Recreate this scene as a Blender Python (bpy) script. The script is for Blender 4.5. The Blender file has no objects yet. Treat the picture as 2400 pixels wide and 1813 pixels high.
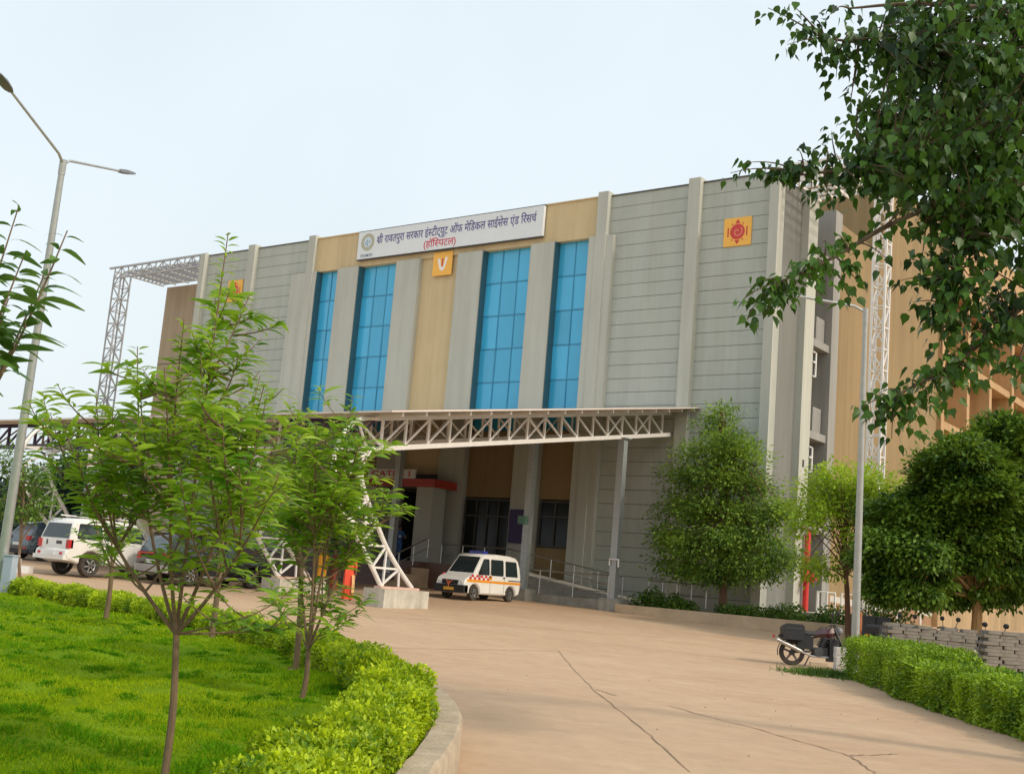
import bpy, bmesh, math, random
import numpy as np
from mathutils import Vector, Matrix

random.seed(11)
RG = np.random.default_rng(11)
SC = bpy.context.scene
COL = SC.collection
R = math.radians

# ------------------------------------------------------------------ camera model (surveyed from the photograph)
CF = 2770.0
CP, CR, CY = R(9.1), R(4.726), R(-37.22)
CH = 1.55
_fw = np.array([math.sin(CY)*math.cos(CP), math.cos(CY)*math.cos(CP), math.sin(CP)])
_rt = np.array([math.cos(CY), -math.sin(CY), 0.0])
_up = np.cross(_rt, _fw)
_r2 = math.cos(CR)*_rt + math.sin(CR)*_up
_u2 = -math.sin(CR)*_rt + math.cos(CR)*_up
CC = np.array([0.0, 0.0, CH])

def ray(x, y):
    return _r2*(x-1200)/CF - _u2*(y-906.5)/CF + _fw
def at(x, y, d):
    "surveyed point of the place seen at photo position x, y and d metres deep"
    return Vector(CC + d*ray(x, y))
def on_x(x, y, X):
    d = ray(x, y); return Vector(CC + X/d[0]*d)
def on_y(x, y, Y):
    d = ray(x, y); return Vector(CC + Y/d[1]*d)

def gh(X, Y):
    "height of the forecourt: flat by the lawn, rising gently to the building"
    s = -.0209*X + .0174*Y - .74
    z = .5*(s+np.sqrt(s*s+.01))
    return .75 - .5*((.75-z)+np.sqrt((.75-z)**2+.01)) + .003
def G(X, Y):
    return float(gh(X, Y))

# ------------------------------------------------------------------ materials
MATS = {}
def mat(name, col, rough=.7, var=.12, scale=3.0, bump=0.0, bscale=40.0, metal=0.0, spec=.5, col2=None, detail=6.0, stretch=None, coat=0.0, streak=0.0):
    if name in MATS: return MATS[name]
    m = bpy.data.materials.new(name); m.use_nodes = True
    nt = m.node_tree; b = nt.nodes['Principled BSDF']
    b.inputs['Roughness'].default_value = rough
    b.inputs['Metallic'].default_value = metal
    b.inputs['Specular IOR Level'].default_value = spec
    if coat: b.inputs['Coat Weight'].default_value = coat; b.inputs['Coat Roughness'].default_value = .06
    tc = nt.nodes.new('ShaderNodeTexCoord')
    src = tc.outputs['Object']
    if stretch:
        mp = nt.nodes.new('ShaderNodeMapping'); mp.inputs['Scale'].default_value = stretch
        nt.links.new(src, mp.inputs['Vector']); src = mp.outputs['Vector']
    n = nt.nodes.new('ShaderNodeTexNoise'); n.inputs['Scale'].default_value = scale; n.inputs['Detail'].default_value = detail
    n.inputs['Roughness'].default_value = .65
    nt.links.new(src, n.inputs['Vector'])
    r = nt.nodes.new('ShaderNodeValToRGB')
    c1 = [c*(1-var) for c in col]; c2 = list(col2) if col2 else [min(1, c*(1+var)) for c in col]
    r.color_ramp.elements[0].position = .3; r.color_ramp.elements[1].position = .72
    r.color_ramp.elements[0].color = (*c1, 1); r.color_ramp.elements[1].color = (*c2, 1)
    nt.links.new(n.outputs['Fac'], r.inputs['Fac'])
    cs = r.outputs['Color']
    if streak:                                            # rain streaks and grime running down the wall
        mp2 = nt.nodes.new('ShaderNodeMapping'); mp2.inputs['Scale'].default_value = (1.9, 1.9, .07)
        nt.links.new(tc.outputs['Object'], mp2.inputs['Vector'])
        n3 = nt.nodes.new('ShaderNodeTexNoise'); n3.inputs['Scale'].default_value = 1.3; n3.inputs['Detail'].default_value = 9; n3.inputs['Roughness'].default_value = .7
        nt.links.new(mp2.outputs['Vector'], n3.inputs['Vector'])
        r3 = nt.nodes.new('ShaderNodeValToRGB'); r3.color_ramp.elements[0].position = .36; r3.color_ramp.elements[1].position = .58
        v = 1-streak; r3.color_ramp.elements[0].color = (v, v*.985, v*.96, 1); r3.color_ramp.elements[1].color = (1.02,1.02,1.02,1)
        nt.links.new(n3.outputs['Fac'], r3.inputs['Fac'])
        mm = nt.nodes.new('ShaderNodeMix'); mm.data_type = 'RGBA'; mm.blend_type = 'MULTIPLY'; mm.inputs['Factor'].default_value = 1
        nt.links.new(cs, mm.inputs['A']); nt.links.new(r3.outputs['Color'], mm.inputs['B']); cs = mm.outputs['Result']
    nt.links.new(cs, b.inputs['Base Color'])
    if bump:
        n2 = nt.nodes.new('ShaderNodeTexNoise'); n2.inputs['Scale'].default_value = bscale; n2.inputs['Detail'].default_value = 4
        nt.links.new(src, n2.inputs['Vector'])
        bp = nt.nodes.new('ShaderNodeBump'); bp.inputs['Strength'].default_value = bump; bp.inputs['Distance'].default_value = .02
        nt.links.new(n2.outputs['Fac'], bp.inputs['Height']); nt.links.new(bp.outputs['Normal'], b.inputs['Normal'])
    MATS[name] = m
    return m

def leaf_mat(name, dark, light, trans=.35, clump=1.2, rough=.45, spec=.3):
    "leaf colours vary leaf by leaf and clump by clump; light passes through the blade"
    m = bpy.data.materials.new(name); m.use_nodes = True
    nt = m.node_tree; b = nt.nodes['Principled BSDF']; out = nt.nodes['Material Output']
    b.inputs['Roughness'].default_value = rough; b.inputs['Specular IOR Level'].default_value = spec
    geo = nt.nodes.new('ShaderNodeNewGeometry'); tc = nt.nodes.new('ShaderNodeTexCoord')
    n = nt.nodes.new('ShaderNodeTexNoise'); n.inputs['Scale'].default_value = clump; n.inputs['Detail'].default_value = 2
    nt.links.new(tc.outputs['Object'], n.inputs['Vector'])
    mx = nt.nodes.new('ShaderNodeMath'); mx.operation = 'MULTIPLY_ADD'; mx.inputs[1].default_value = .5
    ma = nt.nodes.new('ShaderNodeMath'); ma.operation = 'MULTIPLY_ADD'; ma.inputs[1].default_value = 1.3; ma.inputs[2].default_value = -.4
    nt.links.new(n.outputs['Fac'], ma.inputs[0])
    nt.links.new(geo.outputs['Random Per Island'], mx.inputs[0]); nt.links.new(ma.outputs[0], mx.inputs[2])
    r = nt.nodes.new('ShaderNodeValToRGB')
    r.color_ramp.elements[0].color = (*dark, 1); r.color_ramp.elements[1].color = (*light, 1)
    r.color_ramp.elements[0].position = .1; r.color_ramp.elements[1].position = .95
    nt.links.new(mx.outputs[0], r.inputs['Fac']); nt.links.new(r.outputs['Color'], b.inputs['Base Color'])
    t = nt.nodes.new('ShaderNodeBsdfTranslucent')
    hs = nt.nodes.new('ShaderNodeHueSaturation'); hs.inputs['Hue'].default_value = .485; hs.inputs['Value'].default_value = 1.5
    nt.links.new(r.outputs['Color'], hs.inputs['Color']); nt.links.new(hs.outputs['Color'], t.inputs['Color'])
    mix = nt.nodes.new('ShaderNodeMixShader'); mix.inputs[0].default_value = trans
    nt.links.new(b.outputs[0], mix.inputs[1]); nt.links.new(t.outputs[0], mix.inputs[2])
    nt.links.new(mix.outputs[0], out.inputs['Surface'])
    return m

M_GREY = mat('grey_wall_paint', (.415,.44,.395), .85, .07, 1.1, .15, 60, detail=8, streak=0.06, stretch=(1,1,.35))
M_GREYP = mat('grey_pilaster_paint', (.45,.46,.405), .85, .06, .9, .15, 60, detail=8, streak=0.07, stretch=(1,1,.3))
M_FLANK = mat('flank_shaded_grey', (.19,.195,.18), .85, .08, .9, .15, 60, detail=8, streak=0.15, stretch=(1,1,.3))  # wall grey darkened: the flank's shade is put into the colour
M_FLANKM = mat('flank_half_shaded_grey', (.29,.285,.265), .85, .08, .9, .15, 60, detail=8, streak=0.15, stretch=(1,1,.3))  # lighter step of the shade painted into the flank grey
M_JOINT = mat('joint_dark', (.09,.09,.085), .9)
M_BEIGE = mat('beige_wall_paint', (.57,.45,.26), .85, .07, .8, .15, 60, detail=8, streak=0.07, stretch=(1,1,.35))
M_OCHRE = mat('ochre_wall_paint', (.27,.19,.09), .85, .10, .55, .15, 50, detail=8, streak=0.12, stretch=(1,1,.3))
M_ORANGE = mat('orange_wall_paint', (.45,.29,.145), .85, .08, .6, .15, 50, detail=8, streak=0.15)
M_WHITE = mat('white_steel_paint', (.72,.69,.65), .45, .06, 4)
M_PURPLE = mat('purple_steel_paint', (.06,.045,.10), .5, .1, 4)
M_STEEL = mat('galvanised_steel', (.42,.45,.45), .42, .10, 6, metal=.55)
M_STAINLESS = mat('stainless_steel', (.55,.54,.52), .3, .06, 8, metal=.85)
M_CONC = mat('bare_concrete', (.36,.345,.30), .92, .22, 2.2, .4, 35, detail=9, streak=0.15)
M_CONCD = mat('dusty_concrete', (.52,.395,.265), .92, .18, 1.6, .4, 35, detail=9)
M_PLINTH = mat('plinth_plaster', (.50,.465,.39), .92, .20, 2.4, .3, 30, detail=9, streak=0.20)
M_BRICK = mat('paver_concrete', (.20,.18,.15), .95, .30, 3.5, .5, 45, detail=9)
M_STEP = mat('red_granite_step', (.16,.085,.065), .45, .2, 14)
M_BARK = mat('sapling_bark', (.19,.125,.075), .9, .25, 14, .5, 50, stretch=(1,1,.3))
M_BARKR = mat('reddish_bark', (.15,.075,.045), .9, .25, 10, .5, 40, stretch=(1,1,.3))
M_BARKP = mat('pale_bark', (.34,.21,.09), .9, .25, 6, .5, 40, stretch=(1,1,.3))
M_TWIG = mat('twig_brown', (.10,.075,.045), .9, .2, 12)
M_BLACK = mat('black_plastic', (.014,.014,.016), .6, .15, 10)
M_RUBBER = mat('tyre_rubber', (.03,.027,.025), .85, .3, 12, col2=(.09,.07,.055))
M_ALLOY = mat('alloy_rim', (.55,.55,.54), .3, .08, 10, metal=.8)
M_CARWHITE = mat('white_car_paint', (.72,.71,.67), .28, .05, 2, coat=.6)
M_VANWHITE = mat('white_van_paint', (.78,.77,.73), .3, .05, 2, coat=.6)
M_CARBLACK = mat('black_car_paint', (.012,.012,.013), .18, .1, 2, coat=1)
M_CARBLUE = mat('blue_grey_car_paint', (.045,.075,.10), .25, .1, 2, coat=.8)
M_CARGLASS = mat('dark_car_glass', (.018,.028,.03), .06, .1, 2, spec=.8)
M_REDLIGHT = mat('red_lamp_plastic', (.45,.02,.02), .2, .05)
M_CLEARLIGHT = mat('clear_lamp_plastic', (.75,.75,.72), .12, .05)
M_RED = mat('red_paint', (.55,.025,.02), .45, .1)
M_ORSTRIPE = mat('orange_stripe', (.75,.30,.02), .4, .05)
M_PLATEY = mat('yellow_plate', (.75,.42,.03), .45, .05)
M_PLATEW = mat('white_plate', (.7,.7,.68), .45, .05)
M_SIGNW = mat('sign_white', (.70,.73,.74), .5, .03, 1)
M_INK = mat('sign_ink_purple', (.10,.085,.26), .6, .05)
M_INKR = mat('sign_ink_red', (.62,.06,.10), .6, .05)
M_INKG = mat('sign_ink_grey', (.20,.24,.30), .6, .05)
M_SEALG = mat('seal_olive', (.42,.42,.30), .6, .05)
M_SEALB = mat('seal_pale_blue', (.55,.68,.76), .6, .05)
M_EMB = mat('emblem_orange', (.86,.46,.075), .55, .04)
M_EMBR = mat('emblem_red', (.58,.05,.04), .55, .05)
M_EMBW = mat('emblem_white', (.85,.80,.76), .55, .03)
M_SKIN = mat('skin', (.22,.115,.065), .6, .06)
M_HAIR = mat('black_hair', (.012,.010,.009), .5, .2, 20)
M_SARI = mat('red_orange_cloth', (.72,.075,.03), .75, .14, 7, stretch=(1,1,.2))
M_SARIP = mat('pale_scarf_cloth', (.75,.45,.20), .75, .14, 9)
M_BLUECL = mat('blue_cloth', (.035,.10,.28), .8, .12, 8)
M_YELCL = mat('yellow_orange_cloth', (.85,.36,.02), .8, .12, 8)
M_MAROON = mat('maroon_cloth', (.22,.03,.02), .8, .15, 8)
M_SOIL = mat('soil', (.16,.09,.055), .95, .35, 6, .6, 30, detail=9)
M_DOORGLASS = mat('dark_door_glass', (.010,.014,.012), .15, .1, 2, spec=.25)
M_FRAME = mat('dark_metal_frame', (.05,.05,.048), .5, .1)
M_CANRED = mat('red_fascia_paint', (.42,.05,.035), .5, .08)
M_BLUEBOX = mat('pale_blue_paint', (.36,.42,.50), .5, .08)
M_PURSIGN = mat('purple_sign', (.035,.02,.10), .5, .05)
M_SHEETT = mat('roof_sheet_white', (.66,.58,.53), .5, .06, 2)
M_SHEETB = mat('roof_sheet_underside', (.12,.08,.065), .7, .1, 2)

def glass_mat(name, col):
    "tinted reflective curtain glass"
    m = mat(name, col, .12, .05, .35, spec=.7, detail=3)
    return m
M_BLUEGLASS = glass_mat('blue_tinted_glass', (.055,.40,.66))
def pane_variation(m, amt):
    nt = m.node_tree; b = nt.nodes['Principled BSDF']; src = b.inputs['Base Color'].links[0].from_socket
    g_ = nt.nodes.new('ShaderNodeNewGeometry'); hs = nt.nodes.new('ShaderNodeHueSaturation'); mr = nt.nodes.new('ShaderNodeMapRange')
    mr.inputs['To Min'].default_value = 1-amt; mr.inputs['To Max'].default_value = 1+amt
    nt.links.new(g_.outputs['Random Per Island'], mr.inputs['Value']); nt.links.new(mr.outputs[0], hs.inputs['Value'])
    nt.links.new(src, hs.inputs['Color']); nt.links.new(hs.outputs['Color'], b.inputs['Base Color'])
pane_variation(M_BLUEGLASS, .10)
M_TEAL = mat('teal_reveal', (.035,.105,.135), .35, .06)
M_MULL = mat('glazing_joint', (.03,.22,.38), .4, .05)

L_SAP = leaf_mat('sapling_leaf', (.06,.20,.008), (.36,.52,.04), .46, 1.6)
L_EDGE = leaf_mat('edge_sapling_leaf', (.03,.10,.015), (.15,.27,.05), .32, 3.0)
L_SAPB = leaf_mat('small_tree_leaf', (.045,.12,.018), (.17,.30,.04), .3, 1.2)
L_HEDGE = leaf_mat('golden_hedge_leaf', (.08,.20,.006), (.60,.72,.02), .34, 2.6)
L_HEDGER = leaf_mat('clipped_hedge_leaf', (.035,.12,.006), (.34,.50,.015), .2, 1.6)
L_CON = leaf_mat('dense_tree_leaf', (.022,.085,.015), (.31,.47,.055), .33, .9)
L_FEATH = leaf_mat('feathery_leaf', (.14,.27,.015), (.40,.54,.035), .4, .6)
L_MANGO = leaf_mat('mango_leaf', (.012,.050,.007), (.19,.33,.03), .28, .9)
L_PEEP = leaf_mat('heart_leaf', (.007,.026,.008), (.075,.185,.018), .30, .9, .4)
L_FAR = leaf_mat('far_tree_leaf', (.018,.045,.028), (.06,.10,.055), .15, .3)
L_SHRUB = leaf_mat('planter_shrub_leaf', (.025,.075,.01), (.12,.21,.025), .25, 1.5)
L_GRASS = leaf_mat('grass_blade', (.05,.20,.004), (.33,.42,.010), .32, .26, .8, .04)
L_TUFT = leaf_mat('tuft_blade', (.03,.14,.003), (.12,.29,.006), .28, .6, .8, .04)

# ------------------------------------------------------------------ mesh helpers
def link(o, parent=None):
    COL.objects.link(o)
    if parent is not None: o.parent = parent
    return o
def tag(o, label=None, cat=None, group=None, kind=None):
    if label: o['label'] = label
    if cat: o['category'] = cat
    if group: o['group'] = group
    if kind: o['kind'] = kind
    return o
def thing(name, label, cat, loc=(0,0,0), rz=0.0, group=None):
    o = bpy.data.objects.new(name, None); o.empty_display_size = .3
    o.location = loc; o.rotation_euler = (0,0,rz)
    link(o); return tag(o, label, cat, group)

def finish(me, mats, smooth, ang=35):
    for m in (mats if isinstance(mats, (list, tuple)) else [mats]): me.materials.append(m)
    if smooth:
        me.shade_smooth(); me.set_sharp_from_angle(angle=R(ang))

class MB:
    def __init__(s): s.v = []; s.f = []; s.m = []
    def add(s, vs, fs, mi=0):
        o = len(s.v); s.v += [tuple(v) for v in vs]
        for f in fs: s.f.append(tuple(i+o for i in f)); s.m.append(mi)
    def box(s, x0, x1, y0, y1, z0, z1, mi=0):
        s.add([(x0,y0,z0),(x1,y0,z0),(x1,y1,z0),(x0,y1,z0),(x0,y0,z1),(x1,y0,z1),(x1,y1,z1),(x0,y1,z1)],
              [(0,3,2,1),(4,5,6,7),(0,1,5,4),(1,2,6,5),(2,3,7,6),(3,0,4,7)], mi); return s
    def bar(s, p, q, w, h=None, mi=0, up=(0,0,1)):
        h = h or w; p, q = Vector(p), Vector(q); d = (q-p).normalized()
        u = Vector(up)
        if abs(d.dot(u)) > .98: u = Vector((1,0,0))
        a = d.cross(u).normalized(); b = a.cross(d).normalized()
        vs = []
        for c in (p, q):
            for i, j in ((-1,-1),(1,-1),(1,1),(-1,1)): vs.append(c + a*(w/2*i) + b*(h/2*j))
        s.add(vs, [(0,3,2,1),(4,5,6,7),(0,1,5,4),(1,2,6,5),(2,3,7,6),(3,0,4,7)], mi); return s
    def tube(s, pts, rad, n=8, mi=0, cap=True):
        pts = [Vector(p) for p in pts]
        if not isinstance(rad, (list, tuple)): rad = [rad]*len(pts)
        vs = []; prev = None
        for i, p in enumerate(pts):
            d = (pts[min(i+1, len(pts)-1)] - pts[max(i-1, 0)]).normalized()
            if prev is None:
                u = Vector((0,0,1)) if abs(d.z) < .9 else Vector((1,0,0))
                a = d.cross(u).normalized()
            else:
                a = (prev - d*prev.dot(d)).normalized()
            prev = a; b = d.cross(a)
            for k in range(n):
                t = 2*math.pi*k/n; vs.append(p + (a*math.cos(t)+b*math.sin(t))*rad[i])
        fs = []
        for i in range(len(pts)-1):
            for k in range(n):
                k2 = (k+1) % n; fs.append((i*n+k, i*n+k2, (i+1)*n+k2, (i+1)*n+k))
        if cap: fs.append(tuple(range(n-1,-1,-1))); fs.append(tuple((len(pts)-1)*n+k for k in range(n)))
        s.add(vs, fs, mi); return s
    def loft(s, rings, mi=0, cap=True):
        n = len(rings[0]); vs = [v for r in rings for v in r]; fs = []
        for i in range(len(rings)-1):
            for k in range(n):
                k2 = (k+1) % n; fs.append((i*n+k, i*n+k2, (i+1)*n+k2, (i+1)*n+k))
        if cap: fs.append(tuple(range(n-1,-1,-1))); fs.append(tuple((len(rings)-1)*n+k for k in range(n)))
        s.add(vs, fs, mi); return s
    def ell(s, c, rx, ry, rz, n=10, m=6, mi=0):
        rings = []
        for i in range(m+1):
            t = -math.pi/2 + math.pi*(i+.02)/(m+.04)
            rings.append([(c[0]+rx*math.cos(t)*math.cos(2*math.pi*k/n), c[1]+ry*math.cos(t)*math.sin(2*math.pi*k/n), c[2]+rz*math.sin(t)) for k in range(n)])
        return s.loft(rings, mi)
    def prism(s, poly, ax, d0, d1, mi=0):
        "poly in the plane across axis ax (0,1,2), from d0 to d1"
        def P(a, b, d): return {0:(d,a,b), 1:(a,d,b), 2:(a,b,d)}[ax]
        n = len(poly); vs = [P(a,b,d0) for a,b in poly]+[P(a,b,d1) for a,b in poly]
        fs = [tuple(range(n-1,-1,-1)), tuple(range(n,2*n))]+[(i,(i+1)%n,(i+1)%n+n,i+n) for i in range(n)]
        s.add(vs, fs, mi); return s
    def wheel_y(s, c, r, w, n=20, mi=0, inner=None):
        "ring or disc about the y axis"
        prof = [(r*.93,-w/2),(r,-w*.3),(r,w*.3),(r*.93,w/2)]
        ri = inner or .001
        prof = [(ri,-w*.42)]+prof+[(ri,w*.42)]
        rings = [[(c[0]+a*math.cos(2*math.pi*k/n), c[1]+b, c[2]+a*math.sin(2*math.pi*k/n)) for k in range(n)] for a,b in prof]
        return s.loft(rings, mi, cap=False)
    def build(s, name, mats, parent=None, smooth=False, rel=True, origin=None, ang=35, fix=True):
        me = bpy.data.meshes.new(name)
        off = Vector((0,0,0))
        if parent is not None and rel:
            p = parent
            while p is not None: off += p.location; p = p.parent
        if origin is not None: off = Vector(origin)
        me.from_pydata([(v[0]-off.x, v[1]-off.y, v[2]-off.z) for v in s.v], [], s.f)
        me.polygons.foreach_set('material_index', s.m)
        if fix:
            bm = bmesh.new(); bm.from_mesh(me); bmesh.ops.recalc_face_normals(bm, faces=bm.faces); bm.to_mesh(me); bm.free()
        finish(me, mats, smooth, ang); me.update()
        o = bpy.data.objects.new(name, me)
        if origin is not None: o.location = off
        return link(o, parent)

def np_mesh(name, V, F, mats, parent=None, origin=None, smooth=False, rel=True):
    off = np.zeros(3)
    if origin is not None: off = np.array(origin)
    elif parent is not None and rel: off = np.array(parent.location)
    V = (np.asarray(V)-off).astype(np.float32); F = np.asarray(F, dtype=np.int32)
    k = F.shape[1]
    me = bpy.data.meshes.new(name)
    me.vertices.add(len(V)); me.vertices.foreach_set('co', V.ravel())
    me.loops.add(F.size); me.loops.foreach_set('vertex_index', F.ravel())
    me.polygons.add(len(F)); me.polygons.foreach_set('loop_start', np.arange(len(F), dtype=np.int32)*k)
    me.update(calc_edges=True); me.validate()
    for m in (mats if isinstance(mats, (list, tuple)) else [mats]): me.materials.append(m)
    if smooth: me.shade_smooth()
    o = bpy.data.objects.new(name, me)
    if origin is not None: o.location = origin
    return link(o, parent)

# leaf templates: x along the blade, y across, z up
def strip(n, length, w, droop, fold=0.0):
    V = []; F = []
    for i in range(n+1):
        t = i/n; ww = w*math.sin(math.pi*min(.97, .06+t*.92))**.8
        x = length*t; z = -droop*t*t
        V += [(x,-ww/2,z+fold*ww),(x,ww/2,z+fold*ww)]
    for i in range(n): F.append((2*i,2*i+1,2*i+3,2*i+2))
    return np.array(V), np.array(F)
T_LONG = strip(5, 1.0, .27, .66, .12)
T_WIDE = strip(5, 1.0, .34, .95, .1)
T_LONG2 = strip(2, 1.0, .30, .38)
T_DIA = (np.array([(0,0,0),(.45,-.24,.03),(1,0,-.08),(.45,.24,.03)]), np.array([(0,1,2,3)]))
T_OVAL = (np.array([(0,-.08,0),(.3,-.28,.05),(.75,-.2,.02),(1,0,-.06),(.75,.2,.02),(.3,.28,.05)]), np.array([(0,1,2,3),(0,3,4,5)]))
T_HEART = (np.array([(0,0,0),(.12,-.36,.05),(.45,-.40,.06),(.80,-.16,.0),(1.18,0,-.08),(.80,.16,.0),(.45,.40,.06),(.12,.36,.05),(.45,0,0)]),
           np.array([(0,1,2,8),(8,2,3,4),(8,4,5,6),(0,8,6,7)]))
T_BLADE = (np.array([(0,-.5,0),(0,.5,0),(.6,.32,-.06),(.6,-.32,-.06),(1,.06,-.22),(1,-.06,-.22)]), np.array([(0,1,2,3),(3,2,4,5)]))

def scatter(T, P, D, N, S, W=None):
    "numpy copies of one blade: position, direction, normal hint, size"
    tv, tf = T; P = np.asarray(P, float); D = np.asarray(D, float); N = np.asarray(N, float); S = np.asarray(S, float)
    D = D/np.maximum(1e-6, np.linalg.norm(D, axis=1, keepdims=True))
    Yv = np.cross(N, D); Yv /= np.maximum(1e-6, np.linalg.norm(Yv, axis=1, keepdims=True))
    Zv = np.cross(D, Yv)
    W = S if W is None else W
    V = P[:,None,:] + S[:,None,None]*tv[None,:,0,None]*D[:,None,:] + W[:,None,None]*tv[None,:,1,None]*Yv[:,None,:] + S[:,None,None]*tv[None,:,2,None]*Zv[:,None,:]
    F = tf[None] + (np.arange(len(P))*len(tv))[:,None,None]
    return V.reshape(-1,3), F.reshape(-1, tf.shape[1])

def rnd_dirs(n, zmin=-1.0, zmax=1.0):
    z = RG.uniform(zmin, zmax, n); a = RG.uniform(0, 2*math.pi, n); r = np.sqrt(np.maximum(0, 1-z*z))
    return np.stack([r*np.cos(a), r*np.sin(a), z], 1)

def bez(p0, p1, p2, n=8):
    p0, p1, p2 = Vector(p0), Vector(p1), Vector(p2)
    return [p0*(1-t)**2 + p1*2*t*(1-t) + p2*t*t for t in [i/n for i in range(n+1)]]
def spline(pts, n=6):
    pts = [Vector(p) for p in pts]; out = []
    for i in range(len(pts)-1):
        a = pts[max(i-1,0)]; b = pts[i]; c = pts[i+1]; d = pts[min(i+2,len(pts)-1)]
        for k in range(n):
            t = k/n
            out.append(.5*((2*b)+(c-a)*t+(2*a-5*b+4*c-d)*t*t+(3*b-a-3*c+d)*t**3))
    out.append(pts[-1]); return out

# ================================================================== GROUND
def axis(lo, hi, step, far):
    a = list(np.arange(lo, hi+.01, step)); d = step
    x = hi
    while x < far: d *= 1.6; x += d; a.append(x)
    x = lo; d = step
    while x > -far: d *= 1.6; x -= d; a.insert(0, x)
    return np.array(a)
gx, gy = axis(-84, 12, 1.5, 2500), axis(-6, 70, 1.5, 2500)
GX, GY = np.meshgrid(gx, gy, indexing='ij')
GV = np.stack([GX, GY, gh(GX, GY)], -1).reshape(-1,3)
ny = len(gy)
GF = [(i*ny+j, (i+1)*ny+j, (i+1)*ny+j+1, i*ny+j+1) for i in range(len(gx)-1) for j in range(ny-1)]

def ground_mat():
    m = bpy.data.materials.new('dusty_concrete_ground'); m.use_nodes = True
    nt = m.node_tree; b = nt.nodes['Principled BSDF']; b.inputs['Roughness'].default_value = .9
    b.inputs['Specular IOR Level'].default_value = .3
    tc = nt.nodes.new('ShaderNodeTexCoord')
    def noise(s, d, ro=.6, stretch=None):
        n = nt.nodes.new('ShaderNodeTexNoise'); n.inputs['Scale'].default_value = s; n.inputs['Detail'].default_value = d; n.inputs['Roughness'].default_value = ro
        if stretch:
            mp = nt.nodes.new('ShaderNodeMapping'); mp.inputs['Scale'].default_value = stretch; mp.inputs['Rotation'].default_value = (0,0,R(-37))
            nt.links.new(tc.outputs['Object'], mp.inputs['Vector']); nt.links.new(mp.outputs['Vector'], n.inputs['Vector'])
        else: nt.links.new(tc.outputs['Object'], n.inputs['Vector'])
        return n
    def ramp(n, c1, c2, p1, p2):
        r = nt.nodes.new('ShaderNodeValToRGB'); r.color_ramp.elements[0].position = p1; r.color_ramp.elements[1].position = p2
        r.color_ramp.elements[0].color = (*c1,1); r.color_ramp.elements[1].color = (*c2,1); nt.links.new(n.outputs['Fac'], r.inputs['Fac']); return r
    r1 = ramp(noise(.16, 8, .62, (1,2.2,1)), (.455,.30,.185), (.525,.378,.248), .30, .72)
    r2 = ramp(noise(2.5, 10, .72), (.87,.87,.88), (1.06,1.06,1.05), .33, .70)
    mx = nt.nodes.new('ShaderNodeMix'); mx.data_type = 'RGBA'; mx.blend_type = 'MULTIPLY'; mx.inputs['Factor'].default_value = 1
    nt.links.new(r1.outputs[0], mx.inputs['A']); nt.links.new(r2.outputs[0], mx.inputs['B'])
    r3 = ramp(noise(.42, 6, .7), (1,1,1), (.84,.80,.76), .55, .78)       # old damp and tyre stains
    m2 = nt.nodes.new('ShaderNodeMix'); m2.data_type = 'RGBA'; m2.blend_type = 'MULTIPLY'; m2.inputs['Factor'].default_value = .8
    nt.links.new(mx.outputs['Result'], m2.inputs['A']); nt.links.new(r3.outputs[0], m2.inputs['B'])
    nt.links.new(m2.outputs['Result'], b.inputs['Base Color'])
    bp = nt.nodes.new('ShaderNodeBump'); bp.inputs['Strength'].default_value = .35; bp.inputs['Distance'].default_value = .015
    nt.links.new(noise(14, 8, .7).outputs['Fac'], bp.inputs['Height']); nt.links.new(bp.outputs['Normal'], b.inputs['Normal'])
    return m
tag(np_mesh('ground', GV, GF, ground_mat(), smooth=True), kind='structure')

# cracks and slab joints in the concrete: thin ribbons lying on the ground
M_CRACK = mat('crack_dark', (.27,.175,.115), .95, .3, 9)
CRK = MB()
def ribbon(pts, w, jit=.03, n=10, lift=.006):
    pl = []
    for a, b in zip(pts[:-1], pts[1:]):
        for k in range(n):
            t = k/n; pl.append((a[0]+(b[0]-a[0])*t+random.uniform(-jit,jit), a[1]+(b[1]-a[1])*t+random.uniform(-jit,jit)))
    pl.append(pts[-1])
    vs = []; fs = []
    for i, p in enumerate(pl):
        q = pl[min(i+1,len(pl)-1)]; o = pl[max(i-1,0)]
        dx, dy = q[0]-o[0], q[1]-o[1]; L = math.hypot(dx,dy) or 1
        ww = w*random.uniform(.5,1.2)
        for s in (-1,1):
            x, y = p[0]-dy/L*ww/2*s, p[1]+dx/L*ww/2*s
            vs.append((x, y, G(x,y)+lift))
    for i in range(len(pl)-1): fs.append((2*i,2*i+1,2*i+3,2*i+2))
    CRK.add(vs, fs)
ribbon([(-14.89,22.09),(-12.3,18.7),(-9.64,15.28),(-6.63,11.66),(-5.0,9.6)], .016, .012)
ribbon([(-14.89,22.09),(-15.2,19.8),(-15.6,17.25)], .03)
ribbon([(-9.6,15.3),(-9.0,14.9)], .03)
ribbon([(-14.7,22.2),(-9,26.5)], .018)
ribbon([(-8.0,14.6),(-5.99,13.38),(-4.66,12.44),(-4.02,11.4)], .022)
ribbon([(-4.66,12.44),(-4.4,13.2)], .022)
ribbon([(-24.5,22.5),(-20.7,27.0),(-17.2,31.0)], .05, .08)
ribbon([(-30,30.2),(-22.5,31.6),(-15.5,32.6)], .03, .06)
tag(CRK.build('ground_cracks', M_CRACK, fix=False), kind='structure')

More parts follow.
